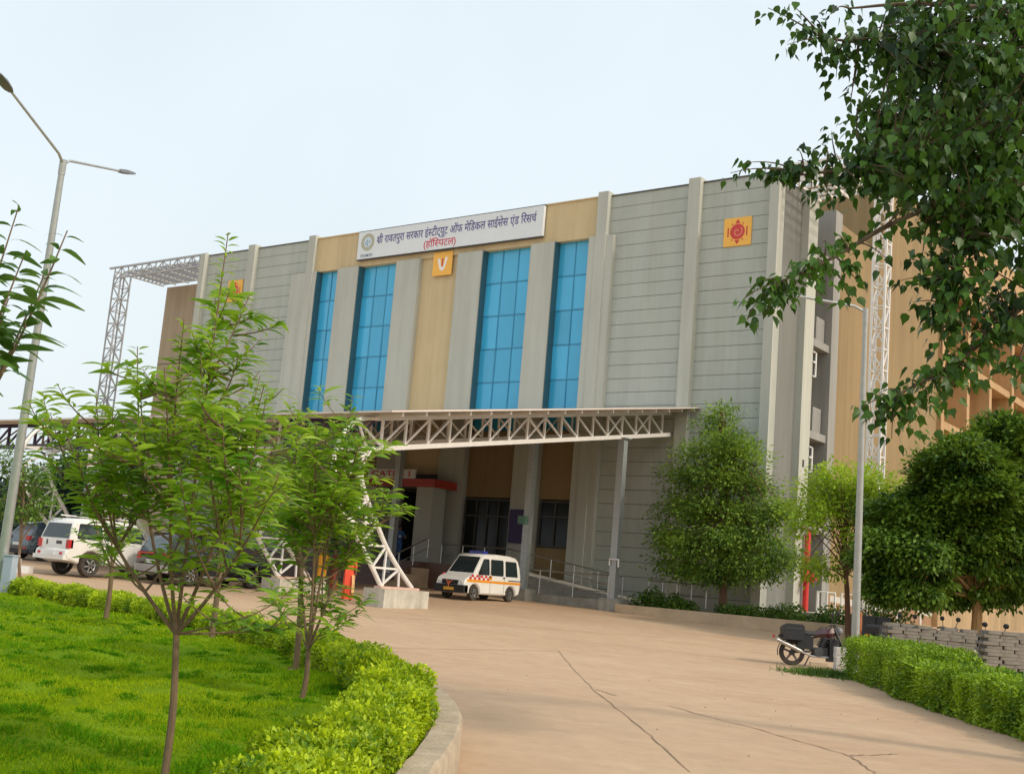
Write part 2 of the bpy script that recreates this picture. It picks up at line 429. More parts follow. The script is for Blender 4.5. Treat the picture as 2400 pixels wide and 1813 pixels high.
# pebbles and dead leaves near the kerb
DEB = MB()
for _ in range(120):
    t = random.random()
    x, y = random.choice([(-4.9+random.gauss(0,.5), 7.3+random.gauss(0,.9)), (-9+random.uniform(-6,5), 20+random.gauss(0,6)), (-6.5+random.gauss(0,1.6), 19+random.gauss(0,3))])
    s = random.uniform(.005,.014); z = G(x,y)
    DEB.ell((x,y,z+s*.3), s, s*random.uniform(.6,1), s*.6, 5, 3)
tag(DEB.build('ground_pebbles', mat('pebble', (.30,.2,.13), .9, .4, 30), smooth=True), kind='stuff')

# ================================================================== LAWN ISLAND
KO = [(-2.4,2.2),(-3.4,3.85),(-4.2,5.0),(-4.78,5.85),(-5.7,7.2),(-6.62,8.4),(-7.75,9.6),(-8.75,10.35),(-10.3,11.45),(-12.3,12.6),(-14.6,13.6),(-17,14.45),(-19.5,15.05),(-22,15.45),(-25,15.7),(-29,15.6),(-34,15.0)]
KP = [(p.x, p.y) for p in spline([(a,b,0) for a,b in KO], 5)]
def offset(path, d):
    out = []
    for i, p in enumerate(path):
        a = path[max(i-1,0)]; b = path[min(i+1,len(path)-1)]
        dx, dy = b[0]-a[0], b[1]-a[1]; L = math.hypot(dx,dy)
        out.append((p[0]-dy/L*d, p[1]+dx/L*d))
    return out
def strip_mesh(path, sect, mats, name, jit=0.0):
    "sweep a closed section (offset, height) along a ground path"
    offs = [offset(path, o) for o,_ in sect]
    b = MB(); rings = []
    for i in range(len(path)):
        j = random.uniform(-jit,jit)
        rings.append([(offs[k][i][0]+random.uniform(-jit,jit)*.6, offs[k][i][1]+random.uniform(-jit,jit)*.6, G(*path[i])+h+(j if h>.1 else 0)) for k,(o,h) in enumerate(sect)])
    b.loft(rings)
    return b.build(name, mats, origin=(path[0][0],path[0][1],G(*path[0])), smooth=True, ang=40)
kerb = strip_mesh(KP, [(0,-.05),(.012,.30),(.04,.335),(.23,.335),(.26,.30),(.27,.02)], mat('kerb_concrete', (.40,.32,.225), .95, .25, 4, .6, 30, detail=10), 'kerb_wall', .012)
tag(kerb, 'low curved concrete kerb wall edging the lawn and its hedge', 'kerb wall')

def pip(poly, X, Y):
    ins = np.zeros(X.shape, bool); n = len(poly); j = n-1
    for i in range(n):
        xi, yi = poly[i]; xj, yj = poly[j]
        c = ((yi > Y) != (yj > Y)) & (X < (xj-xi)*(Y-yi)/((yj-yi) if abs(yj-yi) > 1e-9 else 1e-9)+xi)
        ins ^= c; j = i
    return ins
bed_poly = offset(KP, .25) + [(-34,-2),(-1,-2)]
lawn_poly = offset(KP, .86) + [(-34,-2),(-2.5,-2)]
def mound(X, Y):
    return .035*np.sin(1.7*X+.6*Y)+.03*np.sin(-1.1*X+2.1*Y+1)+.025*np.sin(3.1*X+2.3*Y+2)+.02*np.sin(4.7*X-3.9*Y)+.02*np.sin(6.3*Y+2.2*X)
def patch(poly, step, zfun, name, m):
    xs = np.arange(-34, 0, step); ys = np.arange(-2, 17, step)
    X, Y = np.meshgrid(xs, ys, indexing='ij'); n = len(ys)
    inn = pip(poly, X, Y)
    V = np.stack([X, Y, zfun(X,Y)], -1).reshape(-1,3)
    cell = inn[:-1,:-1] & inn[1:,:-1] & inn[1:,1:] & inn[:-1,1:]
    I, J = np.nonzero(cell); b = I*n+J
    F = np.stack([b, b+n, b+n+1, b+1], 1)
    return tag(np_mesh(name, V, F, m, smooth=True), kind='structure')
inner_poly = offset(KP, 1.15) + [(-34,-2),(-2.9,-2)]
patch(bed_poly, .12, lambda X,Y: gh(X,Y)+np.where(pip(inner_poly,X,Y),-.06,.16)+.02*np.sin(9*X)*np.sin(8*Y), 'flower_bed_soil', M_SOIL)
LZ = .2
patch(lawn_poly, .14, lambda X,Y: gh(X,Y)+LZ+mound(X,Y)*.7, 'lawn', mat('lawn_turf', (.07,.17,.006), .98, .3, .8, .5, 20, spec=.05, col2=(.20,.30,.012)))
# grass blades
Pg, Sg, Wg = [], [], []
for d0, d1, dens, hgt, wid in ((4.5,8,7000,.06,.0055),(8,11,3600,.06,.008),(11,15,1800,.06,.012),(15,20,800,.065,.019),(20,30,320,.07,.03)):
    n = int((math.pi*(d1*d1-d0*d0))*dens*62/360)
    a = RG.uniform(R(92), R(154), n); d = np.sqrt(RG.uniform(d0*d0, d1*d1, n))
    X, Y = d*np.cos(a), d*np.sin(a)
    k = pip(lawn_poly, X, Y); X, Y = X[k], Y[k]
    tuft = (.5+.5*np.sin(6.1*X+1.9*np.sin(3*Y))*np.sin(5.3*Y+2.2*np.sin(2.9*X)))**1.5
    tuft2 = .5+.5*np.sin(1.9*X+.8*Y+.5)*np.sin(1.3*Y-2.1*X)
    Pg.append(np.stack([X, Y, gh(X,Y)+LZ-.01+mound(X,Y)*.7], 1))
    Sg.append(hgt*(.28+1.25*tuft*(.35+.65*tuft2)+.2*RG.random(len(X)))*RG.uniform(.7,1.25,len(X))); Wg.append(np.full(len(X), wid))
Pg = np.concatenate(Pg); Sg = np.concatenate(Sg); Wg = np.concatenate(Wg)
dirs = rnd_dirs(len(Pg), .55, 1.0)
gV, gF = scatter(T_BLADE, Pg, dirs, rnd_dirs(len(Pg), -.2, .2), Sg, Wg)
tag(np_mesh('grass', gV, gF, L_GRASS), kind='stuff')
# coarse dark tussocks standing above the turf
n = 1900
a = RG.uniform(R(92), R(154), n); d = 4.5+21*RG.random(n)**1.15
X, Y = d*np.cos(a), d*np.sin(a); k = pip(lawn_poly, X, Y); X, Y, d = X[k], Y[k], d[k]
big = RG.uniform(.5,1.3,len(X))*np.where(d<10, 1.15, .85)
nb = 110; i = np.repeat(np.arange(len(X)), nb)
ox, oy = RG.normal(0,.10,len(i))*big[i], RG.normal(0,.075,len(i))*big[i]
TX_, TY_ = X[i]+ox, Y[i]+oy; fall = np.exp(-(ox*ox+oy*oy)/(.02*big[i]**2))
TP = np.stack([TX_, TY_, gh(TX_,TY_)+LZ-.01+mound(TX_,TY_)*.7], 1)
TD = np.stack([ox*3, oy*3, .35+0*ox], 1)+rnd_dirs(len(i))*.25
gV, gF = scatter(T_BLADE, TP, TD, rnd_dirs(len(i), -.2, .2), (.022+.048*fall)*big[i]*RG.uniform(.7,1.2,len(i)), .0045+.0009*d[i])
tag(np_mesh('grass_tussocks', gV, gF, L_TUFT), kind='stuff')

# ------------------------------------------------------------------ hedges
def lump(s, a):
    return 1+.09*np.sin(3.3*s+1.2*np.sin(2*a))+.07*np.sin(7.1*s+3*a)+.06*np.sin(12.7*s-2*a)+.04*np.sin(21*s+5*a)
def hedge(name, label, path, hw, hh, n, size, m, z0=.16, square=1.0, cat='hedge', core=True, tail=None, lumpk=1.0):
    P = np.array(path); seg = np.linalg.norm(np.diff(P, axis=0), axis=1); cum = np.concatenate([[0], np.cumsum(seg)])
    L = cum[-1]
    dens = np.array([tail(t) for t in np.linspace(0,1,200)]) if tail else np.ones(200)
    cdf = np.cumsum(dens); cdf = cdf/cdf[-1]
    u = np.interp(RG.random(n), cdf, np.linspace(0,1,200)); s = u*L
    x = np.interp(s, cum, P[:,0]); y = np.interp(s, cum, P[:,1])
    dx = np.interp(np.minimum(s+.05,L), cum, P[:,0])-np.interp(np.maximum(s-.05,0), cum, P[:,0])
    dy = np.interp(np.minimum(s+.05,L), cum, P[:,1])-np.interp(np.maximum(s-.05,0), cum, P[:,1])
    ln = np.hypot(dx,dy); nx, ny_ = -dy/ln, dx/ln
    W = np.array([hw(t) for t in np.linspace(0,1,64)]); H = np.array([hh(t) for t in np.linspace(0,1,64)])
    w = np.interp(u, np.linspace(0,1,64), W); h = np.interp(u, np.linspace(0,1,64), H)
    per = RG.random(n)*(2*w+2*h)                      # walk round the clipped section: side, top, side
    X_ = np.where(per < h, -1.0, np.where(per < h+2*w, (per-h)/w-1, 1.0))
    Z_ = np.where(per < h, per/h, np.where(per < h+2*w, 1.0, (2*w+2*h-per)/h))
    pw = 2.6+1.6*square
    f_ = (np.abs(X_)**pw+np.maximum(0,Z_*1.6-.6)**pw)**(-1/pw)
    f_ = np.minimum(1.15, f_)
    a = np.arctan2(Z_, X_)
    rad = f_*(1-.30*RG.random(n)**2.0)*(1+lumpk*(lump(s, a)-1))+RG.normal(0,.03,n)
    ou = X_*rad*w; zz = h*(Z_*np.where(Z_>.5, rad, 1.0))
    zz = np.where(Z_ >= .999, h*rad, zz)
    Pp = np.stack([x+nx*ou, y+ny_*ou, gh(x,y)+z0+np.maximum(.01,zz)], 1)
    out = np.stack([nx*X_, ny_*X_, np.where(Z_>.9,1.0,.25)], 1)
    D = out*.7+rnd_dirs(n)*.8; N = out+rnd_dirs(n)*.7
    sc = size*RG.uniform(.6,1.35,n)
    if tail: sc *= np.interp(u, np.linspace(0,1,200), (dens/dens.max())**-.5)
    # stray shoots stand proud of the clipping line
    Vv, Ff = scatter(T_OVAL, Pp, D, N, sc)
    o0 = (P[0,0], P[0,1], G(P[0,0],P[0,1])+z0)
    t = thing(name, label, cat, o0)
    np_mesh('foliage', Vv, Ff, m, t)
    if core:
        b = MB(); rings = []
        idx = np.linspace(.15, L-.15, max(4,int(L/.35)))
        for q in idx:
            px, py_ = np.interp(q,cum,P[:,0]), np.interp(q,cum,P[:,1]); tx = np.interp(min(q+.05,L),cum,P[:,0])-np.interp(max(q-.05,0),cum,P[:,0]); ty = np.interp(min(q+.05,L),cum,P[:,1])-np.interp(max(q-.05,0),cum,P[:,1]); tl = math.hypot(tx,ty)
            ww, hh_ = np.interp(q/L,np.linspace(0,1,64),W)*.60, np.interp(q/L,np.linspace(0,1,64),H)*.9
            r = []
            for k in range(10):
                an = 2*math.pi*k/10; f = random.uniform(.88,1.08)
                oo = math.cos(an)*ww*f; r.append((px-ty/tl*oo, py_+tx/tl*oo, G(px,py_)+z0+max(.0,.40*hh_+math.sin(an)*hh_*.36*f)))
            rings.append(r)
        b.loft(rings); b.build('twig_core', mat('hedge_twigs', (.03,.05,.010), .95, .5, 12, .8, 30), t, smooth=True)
    return t
HP = offset(KP, .52)
iA = 5; iB = 36; iC = len(HP)-8
def lerp(a, b): return lambda t: a+(b-a)*t
hedge('hedge', 'rounded golden green hedge beside the kerb wall, nearest the camera', offset(KP,.61)[iA:iB+1], lambda t: .31-.02*t, lambda t: .36, 80000, .031, L_HEDGE, tail=lambda t: 1.6-1.1*t, lumpk=1.5)
hedge('hedge', 'thin low golden green hedge along the far edge of the lawn', HP[iB+1:iC], lambda t: .30, lambda t: .37, 60000, .046, L_HEDGE)

# right-hand clipped hedge, two runs
hr = [(-9.75,25.2),(-8.2,22.95),(-7.0,21.0)]
hedge('clipped_hedge', 'dark clipped hedge block at the motorcycle end of the right hedge', [(a+.66,b+.46) for a,b in hr], lambda t: .70, lambda t: .84, 36000, .045, L_HEDGER, .0, 4.5, lumpk=.45)
hr2 = [(-7.55,21.35),(-6.0,19.1),(-4.4,16.9),(-2.6,14.3),(-1.0,12.0)]
hedge('clipped_hedge', 'long bright topped clipped hedge running out of the right edge', [(a+.80,b+.58) for a,b in hr2], lambda t: .72, lambda t: .66-.03*t, 120000, .038, L_HEDGER, .0, 4.5, tail=lambda t: .7+1.0*t, lumpk=.5)
# grass tuft at the foot of the hedge beside the motorcycle
n = 2600
wq = at(1935,1592,25.4)
X = wq.x+RG.normal(0,.36,n); Y = wq.y+RG.normal(0,.36,n)
gV, gF = scatter(T_BLADE, np.stack([X,Y,gh(X,Y)],1), rnd_dirs(n,.35,1), rnd_dirs(n,-.2,.2), .16*RG.uniform(.4,1.2,n), np.full(n,.022))
tag(np_mesh('weed_grass', gV, gF, L_SHRUB), kind='stuff')

# ================================================================== HOSPITAL BUILDING
YF = 46.0; ZT = 19.95; ZG = .55
XL, XR = -60.2, -21.07
bld = thing('hospital_building', 'grey and beige four storey hospital block with tall blue glass strips', 'building', (-40.3, 46.5, ZG))
# main mass
MB().box(XL+.3, XR-1.82, 46.75, 96, ZG, ZT-.35).build('core_block', M_GREY, bld)
MB().box(XL+.35, XR-1.85, 46.8, 95.9, ZT-.348, ZT-.2).build('roof', M_CONC, bld)

def groove_panel(x0, x1, y=YF, top=ZT, pitch=.643, bottom=ZG):
    b = MB(); z = top
    b.box(x0, x1, y+.035, 46.74, bottom, top-.02, 1)
    first = True
    while z > bottom+.1:
        z2 = max(bottom, z-(.60 if first else pitch)); first = False
        b.box(x0, x1, y, y+.03, z2+.022, z, 0); z = z2
    b.box(x0-.01, x1+.01, y-.05, y+.5, top+.002, top+.06, 1)
    return b.build('grooved_wall', [M_GREY, M_JOINT], bld)
def pilaster(x0, x1, y0, z1, y1=46.74, name='pilaster'):
    b = MB().box(x0, x1, y0, y1, ZG, z1)
    return b.build(name, M_GREYP, bld)
P2 = (-25.53, -24.93); P3 = (-30.43, -29.86); LP1 = (-50.40, -49.84); LP2 = (-55.67, -55.07)
CR_ = (-21.50, -21.07); CL_ = (XL, -59.75)
groove_panel(P2[1], CR_[0]); groove_panel(P3[1], P2[0]); groove_panel(LP2[1], LP1[0]); groove_panel(CL_[1], LP2[0])
for a, b_ in (P2, P3, LP1, LP2): pilaster(a, b_, 45.68, ZT+.2)
pilaster(CR_[0], CR_[1], 45.68, ZT+.12, 46.3); pilaster(CL_[0], CL_[1], 45.68, ZT+.12, 46.3)
# beige top band over the glazed bay and beige centre strip
b = MB().box(LP1[1], P3[0], 45.90, 46.74, 17.98, ZT)
b.box(LP1[1]-.01, P3[0]+.01, 45.84, 46.7, ZT+.002, ZT+.06)
b.build('beige_band', M_BEIGE, bld)
MB().box(-41.65, -39.0, 46.02, 46.74, 6.4, 17.978).build('beige_centre_panel', M_BEIGE, bld)
# broad pilasters
WZ = 17.975
for a, b_ in ((-51.6,-49.56),(-47.81,-46.19),(-43.33,-41.652),(-38.998,-37.36),(-34.29,-32.86),(-30.84,-29.45)):
    bb = MB(); bb.box(a, b_, 45.74, 46.74, ZG, WZ)
    bb.build('broad_pilaster', M_GREYP, bld)
# blue glass strips with joints
for a, b_, nc in ((-49.54,-47.83,2),(-46.17,-43.35,3),(-37.34,-34.31,3),(-32.84,-30.86,2)):
    gb = MB(); zt_ = WZ-.004
    while zt_ > 8.63:
        zl_ = max(8.62, zt_-(1.706 if zt_ > WZ-.1 else 1.72))
        for k in range(nc):
            xa_, xb_ = a+.03+(b_-a-.03)*k/nc, a+.03+(b_-a-.03)*(k+1)/nc; t1, t2 = random.uniform(-.016,.016), random.uniform(-.016,.016)
            gb.add([(xa_,46.212+t1,zl_),(xb_,46.212-t1,zl_),(xb_,46.212+t2,zt_),(xa_,46.212-t2,zt_),(xa_,46.6,zl_),(xb_,46.6,zl_),(xb_,46.6,zt_),(xa_,46.6,zt_)], [(0,1,2,3),(4,7,6,5),(0,4,5,1),(1,5,6,2),(2,6,7,3),(3,7,4,0)])
        zt_ = zl_
    gl = gb.build('glass_strip', M_BLUEGLASS, bld)
    j = MB(); z = WZ-1.71
    while z > 8.8:
        j.box(a+.03, b_, 46.185, 46.199, z-.022, z+.022); z -= 1.72
    for k in range(1, nc):
        x = a+(b_-a)*k/nc; j.box(x-.02, x+.02, 46.18, 46.184, 8.62, WZ-.01)
    j.build('glazing_joint', M_MULL, gl)
    MB().box(a, a+.028, 45.78, 46.598, 8.62, WZ-.006).build('side_reveal', M_TEAL, gl)
    # beige apron wall of the lower bay
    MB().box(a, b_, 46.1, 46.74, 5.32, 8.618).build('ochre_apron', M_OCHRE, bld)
# ground-floor doors and windows in the bays
def framed(x0, x1, z0, z1, y, nx, nz, name):
    g = MB().box(x0, x1, y+.05, y+.12, z0, z1).build(name, M_DOORGLASS, bld)
    f = MB()
    for k in range(nx+1):
        x = x0+(x1-x0)*k/nx; f.box(x-.04, x+.04, y-.02, y+.048, z0, z1)
    for zz in nz: f.box(x0-.04, x1+.04, y-.03, y+.046, zz-.04, zz+.04)
    f.build('frame', M_FRAME, g); return g
ZP = 1.92
framed(-37.2, -34.45, ZP, 5.2, 46.0, 4, (ZP+.05, 4.4, 5.2), 'glass_door')
framed(-32.66, -30.98, 3.08, 5.2, 46.05, 2, (3.1, 4.5, 5.2), 'window')
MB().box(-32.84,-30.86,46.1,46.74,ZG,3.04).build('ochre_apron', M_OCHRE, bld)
framed(-46.0, -43.5, ZP, 5.2, 46.0, 3, (ZP+.05, 4.4, 5.2), 'glass_door')
framed(-49.4, -47.95, 3.08, 5.2, 46.05, 2, (3.1, 4.5, 5.2), 'window')
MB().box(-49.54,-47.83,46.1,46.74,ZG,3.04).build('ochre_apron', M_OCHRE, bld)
framed(-41.6, -39.05, ZP, 5.5, 46.3, 3, (ZP+.05, 4.5, 5.5), 'glass_door')
MB().box(-41.65,-39.0,46.25,46.74,5.55,6.39).build('dark_lintel', M_FRAME, bld)
# red edged entrance canopy and its two columns
ec = MB().box(-43.2, -37.72, 44.06, 45.73, 5.62, 5.9).build('entrance_canopy', M_PLINTH, bld)
MB().box(-43.26,-37.66,44.0,44.058,5.56,5.96).box(-37.718,-37.66,44.06,45.73,5.56,5.96).build('red_fascia', M_CANRED, ec)
for x0 in (-38.95, -42.75): MB().box(x0, x0+1.05, 44.2, 45.2, ZP, 5.618).build('entrance_column', M_GREYP, bld)

# --- right flank
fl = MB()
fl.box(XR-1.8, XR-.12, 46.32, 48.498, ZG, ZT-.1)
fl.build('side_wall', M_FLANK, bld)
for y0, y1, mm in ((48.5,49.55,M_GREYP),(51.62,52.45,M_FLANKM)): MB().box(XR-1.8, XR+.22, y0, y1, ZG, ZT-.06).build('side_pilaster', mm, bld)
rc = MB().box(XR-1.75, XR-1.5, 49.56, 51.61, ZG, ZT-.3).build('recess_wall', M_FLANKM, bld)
for z in (17.45, 13.31, 9.1, 4.9): MB().box(XR-1.49, XR+.12, 49.552, 51.618, z-.34, z).build('recess_ledge', M_FLANKM, bld)
for y, z in ((48.95,7.5),(52.0,7.45)): MB().box(XR+.222, XR+.24, y-.07, y+.07, z-.16, z+.16).build('vent_hole', M_BLACK, bld)

# --- long rear wing on the right flank
wing = thing('rear_wing', 'ochre and orange rear wing with deep gridded balconies', 'building', (-24, 70, .55))
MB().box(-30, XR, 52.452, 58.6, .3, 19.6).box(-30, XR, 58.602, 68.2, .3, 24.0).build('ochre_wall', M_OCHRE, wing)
MB().box(-30, XR-1.1, 68.202, 112, .3, 25.6).build('balcony_back_wall', M_ORANGE, wing)
MB().box(XR-1.09, XR-.02, 68.202, 112, 21.3, 25.6).build('orange_parapet', M_ORANGE, wing)
for y in (68.21, 73.2, 78.1, 83.6, 89.0, 94.5, 100.0): MB().box(XR-1.088, XR+.25, y, y+.55, .3, 21.28 if y > 69 else 24.0).build('balcony_fin', M_ORANGE, wing)
for z in (8.3, 12.5, 16.7, 20.95):
    MB().box(XR-1.086, XR+.12, 68.8, 111.9, z-.45, z).build('balcony_ledge', M_ORANGE, wing)
MB().box(XR-.5, XR+.32, 68.22, 112, .3, 4.3).build('lower_wall', mat('stained_cream_wall', (.42,.30,.165), .9, .22, .5, .2, 40, detail=9, streak=0.30, stretch=(1,1,.22)), wing)
# wavy plaster repair low on the ochre wall and pale rain streaks
wp = MB(); pl = [on_x(*p, XR+.012) for p in ((1945,1402),(1985,1410),(2035,1420),(2080,1429),(2112,1424),(2128,1418),(2150,1427),(2175,1438),(2184,1436))]
for p, q in zip(pl[:-1], pl[1:]): wp.bar(p, q, .02, .30)
wp.build('plaster_repair', mat('pale_plaster', (.50,.47,.42), .9, .1, 3), wing)
MB().box(XR+.002, XR+.02, 52.9, 68.1, .4, 1.9).build('plinth_band', mat('brown_plinth_paint', (.30,.18,.10), .9, .15, 1.2), wing)
for y in (62.2, 66.0): MB().tube([(XR+.06,y,.6),(XR+.06,y,4.6)], .07, 8).build('drain_pipe', M_WHITE, wing)

# --- beige return block on the left
lb = MB().box(-69.6, XL-.002, 50.3, 90, .5, 19.78).build('left_return_block', mat('brown_beige_paint', (.43,.345,.24), .85, .08, .8, .15, 60, detail=8, streak=.1, stretch=(1,1,.35)), bld)
MB().box(-69.59, XL-.01, 50.28, 50.297, 14.2, 14.24).box(-69.59, XL-.01, 50.28, 50.297, 9.6, 9.64).build('joint_line', M_JOINT, lb)

# ------------------------------------------------------------------ white lattice portal frames on both flanks
def lattice_bar(b, p0, p1, half, n, w=.085, d=.05):
    "square lattice mast or beam between two points, corner offsets 'half'"
    p0, p1 = Vector(p0), Vector(p1)
    ax = (p1-p0).normalized()
    u = Vector((1,0,0)) if abs(ax.x) < .9 else Vector((0,1,0)); v = ax.cross(u).normalized(); u = v.cross(ax).normalized()
    cs = [u*half+v*half, -u*half+v*half, -u*half-v*half, u*half-v*half]
    for c in cs: b.bar(p0+c, p1+c, w)
    for k in range(n):
        a, e = p0+(p1-p0)*(k/n), p0+(p1-p0)*((k+1)/n)
        for i in range(4):
            c, c2 = cs[i], cs[(i+1) % 4]
            b.bar(a+c, a+c2, d); 
            if (k+i) % 2: b.bar(a+c, e+c2, d)
            else: b.bar(a+c2, e+c, d)
def portal(name, label, xa, xm, ym, half, nx, pm):
    zt = 19.75
    t = thing(name, label, 'steel frame', (xm, ym, G(xm,ym)))
    m = MB(); lattice_bar(m, (xm,ym,G(xm,ym)), (xm,ym,zt), half, 22); m.build('lattice_mast', pm, t)
    s = 1 if xm > xa else -1
    g_ = MB(); g_.bar((xa, ym-half, zt+.45), (xm+s*1.0, ym-half, zt+.45), .12); g_.bar((xa, ym-half, zt-.3), (xm+s*half, ym-half, zt-.3), .10)
    k = 0; L = abs(xm+s*half-xa); nn = int(L/.75)
    for k in range(nn+1):
        x = xa+s*L*k/nn; g_.bar((x, ym-half, zt-.3), (x, ym-half, zt+.45), .055)
        if k < nn: g_.bar((x, ym-half, zt-.3 if k%2 else zt+.45), (xa+s*L*(k+1)/nn, ym-half, zt+.45 if k%2 else zt-.3), .05)
    g_.build('edge_truss', pm, t)
    gr = MB()
    for k in range(nx+1):
        y = ym-half+.7+(50.25-ym+half-.7)*k/nx; gr.bar((xa, y, zt+.3), (xm+s*half, y, zt+.3), .07, .12)
    for k in range(8):
        x = xa+(xm+s*half-xa)*k/7; gr.bar((x, ym-half+.07, zt+.17), (x, 50.25, zt+.17), .06, .12)
    gr.build('roof_grid', pm, t)
portal('lattice_portal_frame', 'white lattice portal frame beyond the left end of the hospital roof', XL-.005, -69.6, 46.6, .39, 10, mat('shaded_white_lattice', (.40,.41,.42), .5, .08, 4))  # left frame is white steel in shade; the shade is painted as grey
portal('lattice_portal_frame', 'white lattice portal frame on the right flank behind the street lamp', XR+.005, -16.68, 46.3, .26, 6, M_WHITE)

# ------------------------------------------------------------------ AC units, fire riser, small pipework on the flank
for z, lab in ((13.312,'white boxed air conditioner on the upper ledge of the flank recess'), (9.102,'white boxed air conditioner on the lower ledge of the flank recess')):
    t = thing('air_conditioner', lab, 'air conditioner', (XR-.3, 51.0, z), 0, 'air conditioners in the flank recess')
    MB().box(XR-.9, XR-.12, 50.6, 51.55, z, z+1.2).build('casing', mat('aged_white_metal', (.30,.295,.28), .6, .1, 4), t)
    MB().box(XR-.118, XR-.11, 50.68, 51.47, z+.08, z+1.12).build('grille', mat('pale_grille', (.26,.255,.24), .6, .08, 6), t)
for z, lab in ((16.1,'small white pipe loop on the flank pilaster by the top recess'),(12.0,'small white pipe loop on the flank pilaster by the middle recess'),(7.7,'small white pipe loop on the flank pilaster by the lower recess'),(4.0,'small white pipe loop behind the top of the red riser')):
    b = MB(); y = 49.5
    b.tube([(XR+.26,y,z+.6),(XR+.26,y+.3,z+.6),(XR+.26,y+.3,z-.5),(XR+.26,y,z-.5)], .05, 6).tube([(XR+.26,y,z+.15),(XR+.26,y+.3,z+.15)], .05, 6)
    tag(b.build('pipe_loop', M_PLATEW, origin=(XR+.26,y,z-.5), smooth=True), lab, 'pipe', 'white pipe loops on the flank pilaster')
t = thing('fire_riser', 'red fire riser pipe with valve on the grey flank wall', 'fire pipe', (-20.65, 49.35, .9))
MB().tube([(-20.65,49.35,.9),(-20.65,49.35,4.55),(-20.9,49.35,4.75)], .13, 10).build('riser_pipe', M_RED, t, True)
MB().tube([(-20.6,49.35,2.5),(-20.3,49.1,2.5),(-20.05,48.95,2.52)], .08, 8).tube([(-20.3,49.1,2.35),(-20.3,49.1,2.75)], .10, 8).build('valve', M_RED, t, True)
MB().tube([(-20.95,49.0,4.45),(-20.62,49.0,4.45),(-20.62,49.0,4.9)], .09, 8).build('pipe_bracket', M_PLATEW, t, True)
# raised plinth and white pipe hoops at the flank foot
tag(MB().box(XR+.002, -18.6, 46.2, 53.5, .3, 1.12).build('side_plinth', M_PLINTH, origin=(-19.8,49,.4)), 'low plaster plinth at the foot of the grey flank wall', 'plinth')
for (x, y, w), lab in zip(((-19.6,48.2,.7),(-19.4,50.3,.5),(-19.2,47.1,.4)), ('white pipe hoop in front of the red riser','white pipe hoop right of the red riser','short white pipe stub left of the red riser')):
    b = MB().tube([(x,y,1.12),(x,y,2.0),(x+w*.8,y+w*.6,2.0),(x+w*.8,y+w*.6,1.12)], .05, 6)
    tag(b.build('pipe_hoop', M_PLATEW, origin=(x,y,1.12), smooth=True), lab, 'pipe', 'white pipe hoops at the flank foot')

# ------------------------------------------------------------------ entrance steps, ramp, planter
st = thing('entrance_steps', 'dark red granite steps with landing before the entrance doors', 'steps', (-43.5, 42.5, .6))
b = MB(); ns = 8
for k in range(ns):
    b.box(-53, -37.3, 40.4+.36*k, 40.4+.36*(k+1)+.002*(k==ns), .55, .62+(ZP-.62)*(k+1)/ns)
b.build('treads', M_STEP, st)
MB().box(-53, -32.9, 40.4+.36*ns, 46.0, .55, ZP-.004).build('landing', M_STEP, st)
MB().prism([(40.2,.5),(40.2,.78),(41.3,1.0),(41.302,1.3),(42.4,1.3),(42.402,1.62),(43.3,1.62),(43.3,.5)], 0, -37.28, -36.9).build('cheek_wall', M_CONCD, st)
def railing(name, label, pts, zt, nmid=2, step=1.1, cat='handrail', group='stainless handrails before the entrance'):
    "pts: list of base points; posts, top rail and lower rails"
    t = thing(name, label, cat, pts[0], 0, group)
    tr = MB()
    for p, q in zip(pts[:-1], pts[1:]):
        p, q = Vector(p), Vector(q)
        tr.tube([p+Vector((0,0,zt)), q+Vector((0,0,zt))], .032, 6)
        for k in range(1, nmid+1): tr.tube([p+Vector((0,0,zt*k/(nmid+1))), q+Vector((0,0,zt*k/(nmid+1)))], .018, 6)
        n = max(1, round((q-p).length/step))
        for k in range(n+1): c = p.lerp(q, k/n); MB().tube([c, c+Vector((0,0,zt))], .028, 6).build('post', M_STAINLESS, t, True)
    tr.build('rails', M_STAINLESS, t, True)
railing('handrail', 'stepped stainless handrail at the right end of the red steps', [(-37.1,40.3,.9),(-37.1,43.3,2.13)], .95, 1)
railing('handrail', 'stainless handrail midway up the red steps', [(-41.8,40.5,.75),(-41.8,43.2,ZP)], .95, 1)
rp = thing('entrance_ramp', 'pale concrete ramp and apron beside the ambulance', 'ramp', (-29, 43.8, .55))
MB().box(-31.6, -25.95, 42.0, 46.0, .2, .93).build('apron', M_CONC, rp)
MB().prism([(-36.9,.6),(-36.9,ZP-.05),(-32.9,ZP-.05),(-26.2,.96),(-26.2,.6)], 1, 43.9, 45.6).build('ramp_slope', M_CONC, rp)
railing('handrail', 'stainless handrail along the front edge of the ramp apron', [(-31.4,42.15,.93),(-26.2,42.15,.93)], 1.0, 2, 1.7)
railing('handrail', 'sloping stainless handrail on the ramp behind the ambulance', [(-36.8,43.95,ZP-.05),(-32.9,43.95,ZP-.05),(-26.6,43.95,1.0)], .95, 1, 1.3)
railing('handrail', 'short stainless handrail between the canopy column and the planter', [(-25.3,43.9,.93),(-22.6,43.9,.93)], .95, 1, .75)
pw = thing('planter_wall', 'long low sandy concrete planter wall before the dense tree', 'planter wall', (-20, 41.2, .3))
MB().box(-25.1, -11.5, 41.0, 41.3, .1, .84).box(-25.1, -24.8, 41.302, 45.9, .1, .84).build('wall', M_CONCD, pw)
MB().box(-24.79, -11.6, 41.302, 45.9, .1, .76).build('soil_bed', M_SOIL, pw)
